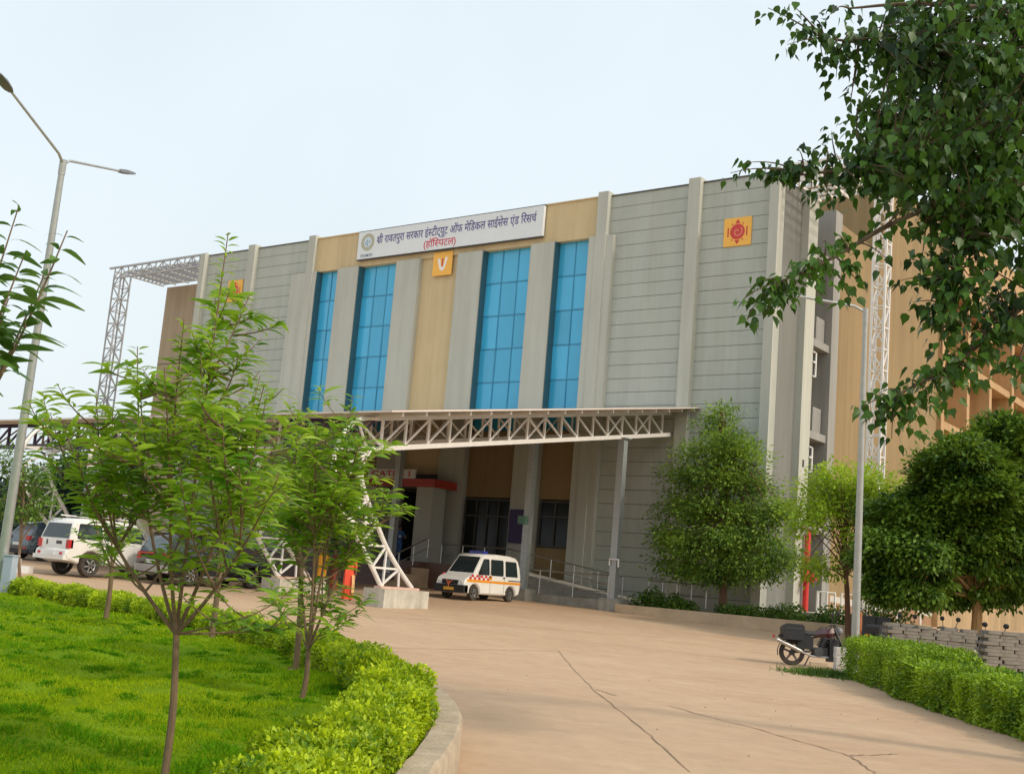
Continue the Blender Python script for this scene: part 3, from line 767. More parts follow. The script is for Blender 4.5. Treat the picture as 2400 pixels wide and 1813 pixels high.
def shrub(name, label, c, rx, ry, rz, n, size, m, group=None, cat='shrub'):
    t = thing(name, label, cat, c, 0, group)
    d = rnd_dirs(n, -.3, 1); rr = RG.random(n)**.4
    lm = 1+.18*np.sin(5*d[:,0]+3*d[:,1]+c[0])+.12*np.sin(9*d[:,1]-4*d[:,2])
    P = np.array(c)+d*rr[:,None]*lm[:,None]*np.array([rx,ry,rz])
    P[:,2] = np.maximum(P[:,2], c[2]+.02)
    V, F = scatter(T_OVAL, P, d*.7+rnd_dirs(n)*.8, rnd_dirs(n)+np.array([0,0,.6]), size*RG.uniform(.6,1.3,n))
    np_mesh('foliage', V, F, m, t)
    b = MB()
    for k in range(5):
        a = random.uniform(0,6.3); b.tube([c,(c[0]+math.cos(a)*rx*.5,c[1]+math.sin(a)*ry*.5,c[2]+rz*.75)], [.02,.008], 5)
    b.build('stems', M_TWIG, t); return t
for k, (x, w, h, lab) in enumerate(((-24.0,.9,.75,'dark low shrub at the left end of the planter, by the canopy column'),(-22.9,.8,.55,'low dark shrub just left of the dense tree trunk'),(-20.2,1.0,.42,'sparse low shrub just right of the dense tree trunk'),(-18.4,1.3,.6,'wide leafy shrub under the red riser in the planter'),(-16.4,1.2,.65,'leafy shrub above the motorcycle seat in the planter'),(-14.6,1.1,.85,'yellowish shrub above the motorcycle handlebar in the planter'))):
    shrub('planter_shrub', lab, (x, 42.0, .76), w, .7, h, 1700, .12, L_SHRUB, 'low shrubs in the planter')

# ================================================================== PORTE-COCHERE
SL = .169
def zb(Y): return 5.23+SL*(Y-27.37)
def ztp(Y): return 6.17+SL*(Y-27.27)
pc = thing('porch_canopy', 'broad white steel truss canopy on bowed lattice legs before the hospital', 'canopy', (-40, 36, .5))
NODES = [27.3+1.105*k for k in range(17)]
def truss(X):
    b = MB()
    b.bar((X,27.3,zb(27.3)),(X,45.66,zb(45.66)),.13,.16); b.bar((X,27.0,ztp(27.0)),(X,45.66,ztp(45.66)),.13,.14)
    for k, Y in enumerate(NODES):
        b.bar((X,Y,zb(Y)+.08),(X,Y,ztp(Y)-.07),.075)
        if k == len(NODES)-1: continue
        Y2 = NODES[k+1]
        up = k <= 6; x_ = k in (7, 12, 14)
        if up or x_: b.bar((X,Y,zb(Y)+.08),(X,Y2,ztp(Y2)-.07),.06)
        if not up or x_: b.bar((X+.002,Y,ztp(Y)-.07),(X+.002,Y2,zb(Y2)+.08),.06)
    b.build('roof_truss', M_WHITE, pc)
    rear = spline([(X,29.42,.93),(X,28.71,1.5),(X,28.0,2.18),(X,27.43,2.91),(X,26.93,3.55),(X,26.60,4.13),(X,26.56,4.6),(X,26.78,5.0),(X,27.4,5.24)], 3)
    front = spline([(X,27.96,.9),(X,27.54,1.4),(X,27.12,1.86),(X,26.70,2.33),(X,25.95,3.08),(X,25.5,3.7),(X,25.32,4.35),(X,25.4,5.05),(X,25.8,5.68),(X,26.4,6.03),(X,27.2,6.17)], 3)
    l = MB(); l.tube(rear, .075, 8); l.tube(front, .075, 8)
    def at_z(curve, z):
        for p, q in zip(curve[:-1], curve[1:]):
            if (p.z-z)*(q.z-z) <= 0 and abs(q.z-p.z) > 1e-6: return p.lerp(q, (z-p.z)/(q.z-p.z))
        return curve[0] if z < 2 else curve[-1]
    zs = (.95, 1.5, 2.18, 2.85, 3.55, 4.3, 5.0)
    pr = [at_z(rear, z) for z in zs]; pf = [at_z(front, z) for z in zs]
    for i in range(len(zs)):
        if i: l.bar(pr[i], pf[i], .065)
        if i < len(zs)-1: l.bar(pr[i+1], pf[i], .06)
        if i in (0,2): l.bar(pr[i+2]+Vector((.002,.04,-.03)), pf[i]+Vector((.002,.10,.0)), .055)
    l.bar(pr[-1], front[-5], .06); l.bar(pf[-1], rear[-1], .06); l.bar(rear[-1], front[-5], .06)
    l.bar((pr[0]+pf[0])/2+Vector((0,.1,0)), pr[1], .055)
    l.build('bowed_leg', M_WHITE, pc, True)
    MB().box(X-.16, X+.16, 27.8, 29.62, .865, .94).build('base_plate', mat('pinkish_primer', (.60,.40,.32), .6, .1, 5), pc)
TX = [-25.75, -30.5, -38.3, -42.9, -50.2]
for X in TX: truss(X)
for k in range(18):
    Y = 26.95+1.105*k; z = ztp(Y)+.075
    MB().bar((-57,Y,z+.06),(-24.6,Y,z+.06),.09,.15).build('purlin', M_WHITE, pc)
b = MB()
def roofpt(x, Y, dz): return (x, Y, ztp(Y)+.22+dz)
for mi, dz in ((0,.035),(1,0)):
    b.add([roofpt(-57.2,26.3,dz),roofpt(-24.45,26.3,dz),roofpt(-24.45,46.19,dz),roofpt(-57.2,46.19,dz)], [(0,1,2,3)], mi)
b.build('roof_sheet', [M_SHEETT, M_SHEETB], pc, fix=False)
MB().bar(roofpt(-24.46,26.25,.0), roofpt(-24.46,46.1,.0), .05, .055).bar(roofpt(-57.2,26.28,.0), roofpt(-24.49,26.28,.0), .05, .055).build('edge_flashing', M_SHEETT, pc)
# long purple front truss
f = MB(); Yp = 27.55
z0, z1 = zb(Yp)+.02, ztp(Yp)-.02
f.bar((-57,Yp,z0),(-25.9,Yp,z0),.14,.17); f.bar((-57,Yp,z1),(-25.9,Yp,z1),.14,.15)
k = 0; x = -57.0
while x < -26.5:
    f.bar((x,Yp,z0+.085),(x,Yp,z1-.075),.09)
    f.bar((x,Yp,z0+.085),(x+1.02,Yp,z1-.075),.07); x += 1.02
f.build('front_truss', M_PURPLE, pc)
# columns
for X in TX[:4]:
    Xc = X if X > -28 else X+.2
    MB().box(Xc-.15, Xc+.15, 41.68, 41.98, G(Xc,41.8)+.5, zb(41.83)-.09).build('column', M_STEEL, pc)
    MB().box(Xc-.26,Xc+.26,41.57,42.09,zb(41.83)-.088,zb(41.83)-.05).build('column_head', M_STEEL, pc)
    tag(MB().box(Xc-.42,Xc+.42,41.45,42.25,G(Xc,41.8)-.1,G(Xc,41.8)+.5).build('column_plinth', M_CONC, origin=(Xc,41.85,G(Xc,41.8))),
        {0:'grey concrete plinth under the rightmost canopy column',1:'grey concrete plinth under the canopy column behind the ambulance',2:'concrete plinth under a canopy column behind the black car',3:'concrete plinth under the canopy column farthest left'}[TX.index(X)], 'plinth', 'concrete plinths under the canopy columns')
for i, X in enumerate(TX[:4]):
    zg = G(X,28.7)
    tag(MB().box(X-.45,X+.45,27.65,29.78,zg-.15,.862).build('leg_plinth', M_PLINTH, origin=(X,28.7,zg)),
        ('pale concrete block under the bowed leg nearest the ambulance','pale concrete block behind the sapling stems, under the second bowed leg','concrete block under the bowed leg beside the black car','concrete block under the bowed leg beyond the white car')[i], 'concrete block', 'concrete blocks under the bowed legs')
for X, lab in ((-25.58,'small white conduit elbow on the rightmost canopy column'),):
    tag(MB().tube([(X-.3,41.62,2.35),(X-.3,41.62,2.6),(X+.12,41.62,2.6),(X+.12,41.62,2.3)], .045, 6).build('conduit_elbow', M_PLATEW, origin=(X,41.62,2.3), smooth=True), lab, 'conduit')
tag(MB().box(-30.62,-30.22,41.5,41.66,3.85,4.2).build('wall_box', mat('green_box', (.10,.22,.16), .5, .1), origin=(-30.4,41.58,3.85)), 'small green box strapped to the canopy column behind the ambulance', 'box')
tag(MB().box(-34.15,-33.25,45.60,45.735,3.15,4.75).build('notice_board', M_PURSIGN, origin=(-33.7,45.7,3.15)), 'tall plain purple notice board right of the glass door', 'notice board')

# ================================================================== SIGNS AND LETTERING
_gl = {}
def glyph(ch):
    "outline of one character as triangles in the xy plane, with its advance"
    if ch in _gl: return _gl[ch]
    def ev(s):
        c = bpy.data.curves.new('g', 'FONT'); c.body = s; c.size = 1; c.resolution_u = 2; c.offset = .012
        o = bpy.data.objects.new('g', c); COL.objects.link(o)
        bpy.context.view_layer.update()
        me = bpy.data.meshes.new_from_object(o.evaluated_get(bpy.context.evaluated_depsgraph_get()))
        bpy.data.objects.remove(o); bpy.data.curves.remove(c); return me
    me = ev(ch); m2 = ev(ch+'H'); m1 = ev('H')
    V = [tuple(v.co[:2]) for v in me.vertices]; F = [tuple(p.vertices) for p in me.polygons]
    adv = max(v.co.x for v in m2.vertices)-max(v.co.x for v in m1.vertices)
    for m in (me, m1, m2): bpy.data.meshes.remove(m)
    _gl[ch] = (V, F, adv); return _gl[ch]
def half(ch, cut):
    V, F, a = glyph(ch); bm = bmesh.new()
    vs = [bm.verts.new((x,y,0)) for x,y in V]
    for f in F:
        try: bm.faces.new([vs[i] for i in f])
        except ValueError: pass
    bmesh.ops.bisect_plane(bm, geom=bm.verts[:]+bm.edges[:]+bm.faces[:], plane_co=(cut,0,0), plane_no=(1,0,0), clear_outer=True)
    bm.verts.index_update(); r = ([tuple(v.co[:2]) for v in bm.verts], [tuple(v.index for v in f.verts) for f in bm.faces], cut)
    bm.free(); return r
def compose(tokens):
    "tokens: characters in drawing order; '~x' is a half form, '^' a reph hook, '/' the stroke under a conjunct"
    V, F = [], []; x = 0
    def put(vs, fs, dx):
        o = len(V); V.extend((a+dx, b) for a, b in vs); F.extend(tuple(i+o for i in f) for f in fs)
    for t in tokens:
        if t == ' ': x += .30; continue
        if t == '^':
            pts = [(-.10,.62),(-.17,.70),(-.13,.82),(.0,.88),(.06,.86),(.0,.83),(-.08,.79),(-.11,.71),(-.04,.63)]
            put(pts, [tuple(range(len(pts)))], x-.02); continue
        if t == '/': put([(-.10,.30),(-.10,.22),(-.42,.02),(-.46,.08)], [(0,1,2,3)], x); continue
        if t[0] == '~': vs, fs, a = half(t[1], {'स':.50,'श':.44}.get(t[1], .5)); put(vs, fs, x); x += a; continue
        vs, fs, a = glyph(t); put(vs, fs, x); x += a
    return V, F, x
def text_mesh(name, tokens, width, mats, origin, axis_u, axis_v, parent, height=None, center=True, flip=False):
    V, F, adv = compose(tokens)
    xs = [v[0] for v in V]; w = max(xs)-min(xs); s = width/w; sv = height or s
    U, W = Vector(axis_u), Vector(axis_v); O = Vector(origin)
    mid = (max(xs)+min(xs))/2 if center else min(xs)
    b = MB(); b.add([O+U*((a-mid)*s*(-1 if flip else 1))+W*(c*sv) for a, c in V], F)
    return b.build(name, mats, parent, fix=False)

sx0, sx1, sz0, sz1 = -46.32, -33.60, 18.32, 19.90
sg = thing('sign_board', 'long white sign board with purple Devanagari lettering along the roof edge', 'sign', (-40, 45.75, sz0))
MB().box(sx0, sx1, 45.66, 45.838, sz0, sz1).build('board', M_SIGNW, sg)
MB().box(sx0-.03, sx1+.03, 45.68, 45.83, sz0-.05, sz0-.002).box(sx0-.03, sx1+.03, 45.68, 45.83, sz1+.002, sz1+.05).build('frame', M_FRAME, sg)
sw, sh = sx1-sx0, sz1-sz0
line1 = list('श')+['/']+list('ी रावतपुरा सरकार इं')+['~स']+list('टीट्यूट ऑफ मेिडकल साईंसेस एंड िरसच')+['^']
text_mesh('lettering', line1, sw*.855, M_INK, (sx0+sw*.54, 45.652, sz0+sh*.50), (1,0,0), (0,0,1), sg, height=.62)
text_mesh('lettering', list('(हॉ')+['ि','~स']+list('पटल)'), sw*.175, M_INKR, (sx0+sw*.475, 45.652, sz0+sh*.11), (1,0,0), (0,0,1), sg, height=.55)
sc_ = (sx0+sw*.058, 45.65, sz0+sh*.60)
def disc(b, c, r0, r1, y, n=28, mi=0, sy=1.0):
    vs = []; 
    for k in range(n):
        a = 2*math.pi*k/n
        for r in (r0, r1): vs.append((c[0]+r*math.cos(a), y, c[2]+r*sy*math.sin(a)))
    b.add(vs, [(2*k, 2*k+1, (2*k+3)%(2*n), (2*k+2)%(2*n)) for k in range(n)], mi)
sb = MB(); disc(sb, sc_, .30, .50, 45.652); disc(sb, sc_, .001, .27, 45.652, mi=1)
for k in range(4): a = R(30+80*k); sb.add([(sc_[0]+.14*math.cos(a)-.05,45.649,sc_[2]+.12*math.sin(a)-.1),(sc_[0]+.14*math.cos(a)+.05,45.649,sc_[2]+.12*math.sin(a)-.1),(sc_[0]+.1*math.cos(a),45.649,sc_[2]+.12*math.sin(a)+.1)], [(0,1,2)], 2)
sb.build('round_seal', [M_SEALG, M_SEALB, M_INKG], sg, fix=False)
text_mesh('lettering', list('SRIMSR'), .95, M_INKG, (sc_[0], 45.652, sz0+.10), (1,0,0), (0,0,1), sg, height=.24)

def emblem(x0, x1, z0, z1, y, label, kind):
    t = thing('emblem_panel', label, 'emblem', ((x0+x1)/2, y, z0), 0, 'orange emblem panels on the facade')
    MB().box(x0, x1, y-.05, y, z0, z1).build('panel', M_EMB, t)
    cx, cz, s = (x0+x1)/2, (z0+z1)/2, (x1-x0)
    b = MB(); yy = y-.054
    if kind == 'flower':
        disc(b, (cx,0,cz), .001, .27*s, yy, 24)
        for sg_ in (1,-1):
            b.add([(cx-.10*s,yy,cz+sg_*.29*s),(cx+.10*s,yy,cz+sg_*.29*s),(cx,yy,cz+sg_*.44*s)], [(0,1,2)])
            b.add([(cx+sg_*.34*s-.025*s,yy,cz-.16*s),(cx+sg_*.34*s+.025*s,yy,cz-.16*s),(cx+sg_*.34*s+.025*s,yy,cz+.16*s),(cx+sg_*.34*s-.025*s,yy,cz+.16*s)], [(0,1,2,3)])
            for q in (1,-1): disc(b, (cx+sg_*.19*s,0,cz+q*.27*s), .001, .03*s, yy, 8)
        b.build('red_motif', M_EMBR, t, fix=False)
        c = MB()      # pale swirl inside the red disc
        pts = [(cx+(.03+.012*k)*s*math.cos(.55*k), cz+(.03+.012*k)*s*math.sin(.55*k)) for k in range(14)]
        for p, q in zip(pts[:-1], pts[1:]):
            d = Vector((q[0]-p[0],0,q[1]-p[1])).normalized(); nn = Vector((-d.z,0,d.x))*.014*s
            c.add([(p[0]-nn.x,yy-.003,p[1]-nn.z),(p[0]+nn.x,yy-.003,p[1]+nn.z),(q[0]+nn.x,yy-.003,q[1]+nn.z),(q[0]-nn.x,yy-.003,q[1]-nn.z)], [(0,1,2,3)])
        c.build('pale_swirl', mat('emblem_salmon', (.85,.33,.18), .55, .04), t, fix=False)
    else:
        L = [(-.27,.22),(-.14,.22),(-.05,-.14),(.05,-.14),(.14,.24),(.27,.26),(.13,-.22),(0,-.31),(-.13,-.22)]
        q = [(cx+a*s, yy, cz+c_*s) for a, c_ in L]
        b.add(q, [(0,1,2,8),(8,2,3,6),(8,6,7),(3,4,5,6)]); b.build('white_mark', M_EMBW, t, fix=False)
        c = MB(); c.add([(cx-.035*s,yy-.003,cz-.12*s),(cx+.035*s,yy-.003,cz-.12*s),(cx+.045*s,yy-.003,cz+.22*s),(cx-.03*s,yy-.003,cz+.22*s)], [(0,1,2,3)])
        c.build('red_mark', M_EMBR, t, fix=False)
emblem(-23.76, -22.43, 16.78, 18.08, 45.995, 'orange square emblem with red swirl on the right grey wall', 'flower')
emblem(-57.5, -56.15, 16.78, 18.12, 45.995, 'orange square emblem seen behind the tall sapling shoot at left', 'flower')
emblem(-40.76, -39.45, 16.92, 18.2, 45.89, 'orange square emblem with white and red upright mark under the sign', 'mark')

gs = thing('entrance_sign', 'small white sign with dark red letters above the red entrance canopy', 'sign', (-40.6, 44.05, 5.96))
MB().box(-42.2, -39.02, 44.02, 44.12, 5.965, 6.42).build('board', M_PLATEW, gs)
text_mesh('lettering', list('GATE - I'), 2.6, M_RED, (-40.65, 44.015, 6.05), (1,0,0), (0,0,1), gs, height=.42)

# ================================================================== VEHICLES
def smooth_profile(p): return p
def car(name, label, cat, loc, rz, paint, prof_rear, prof_roof, prof_front, w, wr, wheels, rw, belt, group=None, arch=None, tyre_w=.2, rim=M_ALLOY, cladding=None):
    """prof_rear: rear outline bottom->belt; prof_roof: belt rear->belt front over the roof; prof_front: hood to front bottom.
    local axes: +x forward, +z up"""
    t = thing(name, label, cat, loc, rz, group)
    bot = prof_front[-1][1]; ra = arch or rw*1.16
    under = []
    for cx in sorted(wheels, reverse=True):
        zz = max(bot, .0); h = math.sqrt(max(.0, ra*ra-(bot-rw)**2)); a0 = math.atan2(bot-rw, h)
        for k in range(9):
            a = a0+(math.pi-2*a0)*k/8; under.append((cx+ra*math.cos(a), rw+ra*math.sin(a)))
    lower_tail = prof_rear; n_r = len(prof_rear)
    outline = prof_rear + prof_roof[1:-1] + prof_front + under      # prof_rear ends at belt, prof_front starts at belt
    n = len(outline); zr = max(z for _,z in prof_roof)
    def hw(z): return w-(w-wr)*max(0, (z-belt)/(zr-belt))**1.15
    # inset ring
    area = sum(outline[i][0]*outline[(i+1)%n][1]-outline[(i+1)%n][0]*outline[i][1] for i in range(n)); sg = 1 if area > 0 else -1
    ins = []
    e = .055
    for i in range(n):
        a, c = outline[i-1], outline[(i+1)%n]; dx, dz = c[0]-a[0], c[1]-a[1]; L = math.hypot(dx,dz) or 1
        ins.append((outline[i][0]-dz/L*e*sg, outline[i][1]+dx/L*e*sg))
    b = MB(); V = []
    for s in (1,-1):
        V += [(x, s*hw(z), z) for x,z in ins]; V += [(x, s*(hw(z)-e), z) for x,z in outline]
    F = []
    for i in range(n):
        j = (i+1)%n
        F += [(i, j, n+j, n+i), (n+i, n+j, 3*n+j, 3*n+i), (3*n+i, 3*n+j, 2*n+j, 2*n+i)]
    iR = n_r-1; iF = n_r+len(prof_roof)-2
    upper = list(range(iR, iF+1)); lower = list(range(iF, n))+list(range(0, iR+1))
    for o in (0, 2*n): F.append(tuple(i+o for i in upper)); F.append(tuple(i+o for i in lower))
    b.add(V, F)
    body = b.build('body', paint, t, True, rel=False, ang=40)
    t['hwfun'] = 0; del t['hwfun']
    for cx in wheels:
        for s in (1,-1):
            y = s*(w-.02-tyre_w/2)
            hub = MB().wheel_y((cx,y,rw), rw*.17, tyre_w*.9, 10).build('wheel', M_FRAME, t, True, rel=False)
            MB().wheel_y((cx,y,rw), rw, tyre_w, 24, inner=rw*.66).build('tyre', M_RUBBER, hub, True, rel=False)
            rm = MB(); rm.wheel_y((cx,y,rw), rw*.67, tyre_w*.5, 24, inner=rw*.57)
            for k in range(6):
                a = 2*math.pi*k/6+.2; rm.bar((cx+.05*math.cos(a),y+s*tyre_w*.34,rw+.05*math.sin(a)),(cx+rw*.6*math.cos(a),y+s*tyre_w*.30,rw+rw*.6*math.sin(a)), .035, .075, up=(0,1,0))
            rm.build('rim', rim, hub, True, rel=False)
            MB().wheel_y((cx,y,rw), rw*.56, .02, 20).build('brake_disc', M_FRAME, hub, rel=False)
    def side(poly, off=.004, thick=.012):
        "panel lying on the flank: poly in x, z; both sides returned as separate lists"
        out = []
        for s in (1,-1):
            p = [(x, s*(hw(z)+off), z) for x,z in poly]; q = [(x, s*(hw(z)+off-thick), z) for x,z in poly]; m = len(poly)
            bb = MB(); bb.add(p+q, [tuple(range(m)), tuple(range(2*m-1,m-1,-1))]+[(i,(i+1)%m,(i+1)%m+m,i+m) for i in range(m)])
            out.append(bb)
        return out
    def cross(p, q, f0, f1, off=.006, inset=.06):
        "pane on the surface between two outline points, from fraction f0 to f1"
        p, q = Vector((p[0],0,p[1])), Vector((q[0],0,q[1])); d = q-p; nrm = Vector((d.z,0,-d.x)).normalized()
        if nrm.dot(Vector((p.x+q.x,0,.6))) < 0: nrm = -nrm
        a, c = p+d*f0+nrm*off, p+d*f1+nrm*off
        wa, wc = hw(a.z)-e-inset, hw(c.z)-e-inset
        top = [(a.x,-wa,a.z),(a.x,wa,a.z),(c.x,wc,c.z),(c.x,-wc,c.z)]
        low = [tuple(Vector(v)-nrm*.012) for v in top]
        bb = MB(); bb.add(top+low, [(0,1,2,3),(7,6,5,4),(0,4,5,1),(1,5,6,2),(2,6,7,3),(3,7,4,0)]); return bb
    return t, side, cross, hw
def rounded(x0, x1, z0, z1, r=.06, sl0=0.0, sl1=0.0):
    "window outline, slanted at either end at the top by sl0, sl1"
    p = []
    for cx, cz, a0 in ((x1-r,z0+r,-90),(x1-r,z1-r,0),(x0+r,z1-r,90),(x0+r,z0+r,180)):
        for k in range(4):
            a = R(a0+30*k); x, z = cx+r*math.cos(a), cz+r*math.sin(a)
            tt = (z-z0)/(z1-z0); p.append((x+(sl0 if cx < (x0+x1)/2 else sl1)*tt, z))
    return p

# --- ambulance van, nose towards the camera side
vx, vy = -29.68, 37.95
van, side, cross, hw = car('ambulance', 'white ambulance van with red checks and orange stripe parked under the canopy', 'ambulance',
    (vx, vy, G(vx,vy)), R(-90), M_VANWHITE,
    [(-1.76,.30),(-1.83,.50),(-1.84,.98)], [(-1.84,.98),(-1.78,1.40),(-1.68,1.66),(-1.52,1.78),(-1.1,1.83),(-.2,1.845),(.42,1.82),(.66,1.755),(1.26,.98)],
    [(1.26,.98),(1.55,.90),(1.74,.80),(1.82,.62),(1.84,.45),(1.80,.28),(1.70,.24)], .735, .63, (1.17,-1.19), .285, .98, tyre_w=.17)
for poly, nm in ((rounded(.30,1.0,1.02,1.62,.05,0,-.36),'front_window'),(rounded(-.62,.16,1.02,1.62,.06),'middle_window'),(rounded(-1.58,-.80,1.02,1.60,.06,.08,0),'rear_window')):
    for k, b in enumerate(side(poly, .008)): b.build(nm, M_CARGLASS, van, rel=False)
    cx_, cz_ = sum(p[0] for p in poly)/len(poly), sum(p[1] for p in poly)/len(poly)
    for b in side([(cx_+(x-cx_)*1.07, cz_+(z-cz_)*1.06) for x, z in poly], .004): b.build('window_seal', M_BLACK, van, rel=False)
for s in (1,-1):
    for x in (.27,-.66): MB().box(x-.07,x+.07,min(s*.742,s*.765),max(s*.742,s*.765),.93,.965).build('door_handle', M_BLACK, van, rel=False)
    MB().box(-1.865,-1.82,s*.60-.06,s*.60+.06,.60,.86).build('tail_light', M_REDLIGHT, van, rel=False)
    MB().bar((1.20,s*.15-.22,1.09),(.98,s*.15+.12,1.36), .018).build('wiper', M_BLACK, van, rel=False)
cross((.66,1.755),(1.26,.98),.08,.90).build('windscreen', M_CARGLASS, van, rel=False)
cross((-1.84,.98),(-1.68,1.66),.08,.92).build('tailgate_window', M_CARGLASS, van, rel=False)
MB().box(1.60,1.88,-.735,.735,.26,.56).build('bumper', M_BLACK, van, rel=False)
MB().box(1.70,1.83,-.40,.40,.565,.74).build('grille', M_BLACK, van, rel=False)
for s in (1,-1): MB().ell((1.71,s*.55,.66), .11,.14,.085, 10, 6).build('headlight', M_CLEARLIGHT, van, True, rel=False)
MB().box(1.882,1.895,-.25,.25,.34,.45).build('number_plate', M_PLATEY, van, rel=False)
MB().box(.05,.32,-.36,.36,1.80,1.94).build('siren_light', mat('blue_lamp_plastic', (.03,.04,.28), .2, .05), van, rel=False)
for s in (1,-1):
    MB().box(.88,.98,s*.74-.0,s*.88,1.0,1.16).build('mirror', M_BLACK, van, rel=False)
for k, b in enumerate(side([(-1.82,.70),(1.70,.70),(1.68,.80),(-1.82,.80)], .005)): b.build('orange_stripe', M_ORSTRIPE, van, rel=False)
ck = [MB(), MB()]
for row in range(2):
    for c in range(5):
        x1 = 1.56-.28*c-.14*row; z0 = .805+.092*row
        for k, bb in enumerate(side([(x1-.14,z0),(x1,z0),(x1,z0+.090),(x1-.14,z0+.090)], .006)): ck[k].add(bb.v, bb.f)
for b in ck: b.build('checker_band', M_RED, van, rel=False)
for k, b in enumerate(side([(.11,.84),(.32,.84),(.32,.97),(.11,.97)], .006)): b.build('orange_badge', M_ORSTRIPE, van, rel=False)
for k, b in enumerate(side([(-1.83,.83),(-.98,.83),(-.98,.87),(-1.83,.87)], .006)): b.build('side_moulding', M_BLACK, van, rel=False)
for s in (1,-1):
    text_mesh('lettering', list('AMBULANCE'), .72, M_RED, (-.30,s*.7445,.85), (-s,0,0), (0,0,1), van, height=.165)
    text_mesh('lettering', list('AMBULANCE'), .56, M_INKG, (-.28,s*.744,.58), (-s,0,0), (0,0,1), van, height=.09)
text_mesh('lettering', list('AMBULANCE'), .85, M_RED, (1.395,0,.962), (0,1,0), (-.965,0,.26), van, height=.16, flip=True)
for s in (1,-1):
    MB().box(.215,.225,s*.737-.004,s*.737+.004,.3,1.6).box(-.705,-.695,s*.737-.004,s*.737+.004,.3,1.0).build('door_gap', M_FRAME, van, rel=False)
MB().bar((1.86,-.02,.70),(1.9,-.01,.44), .03).bar((1.84,-.17,.72),(1.9,-.02,.55), .03).bar((1.84,.13,.72),(1.9,-.02,.55), .03).build('flower_garland', mat('garland_orange', (.45,.11,.04), .8, .3, 30), van, rel=False)

# --- white off-roader seen from behind
p = at(210,1355,38.7)
sx, sy = -35.25, 24.45
suv, side, cross, hw = car('off_roader', 'muddy white off roader seen from behind at left', 'car', (sx,sy,G(sx,sy)), R(90), M_CARWHITE,
    [(-2.06,.52),(-2.14,.62),(-2.12,.80),(-2.02,.86),(-2.02,1.16)], [(-2.02,1.16),(-1.88,1.72),(-1.72,1.84),(-1.2,1.88),(.2,1.87),(.55,1.80),(1.12,1.16)],
    [(1.12,1.16),(2.0,1.06),(2.26,.92),(2.32,.70),(2.3,.45),(2.1,.40)], .885, .72, (1.5,-1.15), .365, 1.16, tyre_w=.25, arch=.47)
for poly, nm in ((rounded(.10,1.0,1.2,1.72,.05,0,-.42),'front_window'),(rounded(-.72,.0,1.2,1.72,.05),'rear_door_window'),(rounded(-1.78,-.84,1.2,1.70,.05,.1,0),'quarter_window')):
    for b in side(poly): b.build(nm, M_CARGLASS, suv, rel=False)
cross((-2.02,1.16),(-1.88,1.72),.06,.92).build('rear_window', M_CARGLASS, suv, rel=False)
cross((.55,1.80),(1.12,1.16),.08,.92).build('windscreen', M_CARGLASS, suv, rel=False)
for s in (1,-1):
    MB().box(-2.06,-1.9,s*.80-.085,s*.80+.085,.88,1.15).build('tail_light', M_REDLIGHT, suv, rel=False)
    MB().box(-2.16,-2.1,s*.62-.06,s*.62+.06,.66,.74).build('reflector', M_REDLIGHT, suv, rel=False)
    MB().tube([(-1.5,s*.66,1.95),(.2,s*.66,1.95)], .025, 6).build('roof_rail', M_CARWHITE, suv, True, rel=False)
    MB().box(.72,.86,s*.89-.02,s*.89+.2*s if s>0 else s*.89+.02,1.15,1.33) if False else MB().box(.72,.86,min(s*.88,s*1.08),max(s*.88,s*1.08),1.15,1.33).build('mirror', M_CARWHITE, suv, rel=False)
MB().box(-2.16,-2.13,-.26,.26,.64,.75).build('number_plate', M_PLATEW, suv, rel=False)
MB().box(-2.2,-1.95,-.86,.86,.50,.635).build('rear_bumper', M_CARWHITE, suv, rel=False)
MB().box(-2.035,-2.025,-.42,-.12,1.0,1.10).box(-2.035,-2.025,.38,.45,.96,1.12).build('tailgate_handle', M_FRAME, suv, rel=False)

# --- black people carrier behind the sapling
bx, by = -32.75, 26.7
blk, side, cross, hw = car('people_carrier', 'black people carrier parked behind the large sapling', 'car', (bx,by,G(bx,by)), R(90), M_CARBLACK,
    [(-2.18,.34),(-2.27,.48),(-2.26,.72),(-2.18,.98)], [(-2.18,.98),(-1.98,1.50),(-1.78,1.66),(-1.1,1.73),(.1,1.71),(.5,1.62),(1.28,1.0)],
    [(1.28,1.0),(1.95,.86),(2.22,.70),(2.28,.48),(2.2,.25),(2.1,.22)], .86, .68, (1.38,-1.27), .33, .98, tyre_w=.21)
for poly, nm in ((rounded(.15,1.05,1.02,1.56,.05,0,-.5),'front_window'),(rounded(-.85,.06,1.02,1.58,.05),'rear_door_window'),(rounded(-1.85,-.95,1.02,1.55,.05,.18,0),'quarter_window')):
    for b in side(poly): b.build(nm, M_CARGLASS, blk, rel=False)
cross((-2.18,.98),(-1.98,1.50),.06,.94).build('rear_window', mat('pale_car_glass', (.10,.13,.15), .08, .1, 2, spec=.8), blk, rel=False)
cross((.5,1.62),(1.28,1.0),.08,.92).build('windscreen', M_CARGLASS, blk, rel=False)
MB().box(-2.24,-2.17,-.80,.80,.93,.99).build('tail_light_bar', M_REDLIGHT, blk, rel=False)
for s in (1,-1):
    MB().box(-2.25,-2.1,s*.72-.10,s*.72+.10,.76,.925).build('tail_light', M_REDLIGHT, blk, rel=False)
    MB().box(.82,.98,min(s*.86,s*1.04),max(s*.86,s*1.04),1.0,1.16).build('mirror', M_CARBLACK, blk, rel=False)
    for x in (-.6,.35): MB().box(x-.1,x+.1,min(s*.862,s*.89),max(s*.862,s*.89),.86,.90).build('door_handle', M_ALLOY, blk, rel=False)
MB().box(-2.30,-2.2,-.84,.84,.36,.60).build('rear_bumper', mat('silver_bumper', (.42,.42,.42), .35, .06, metal=.5), blk, rel=False)
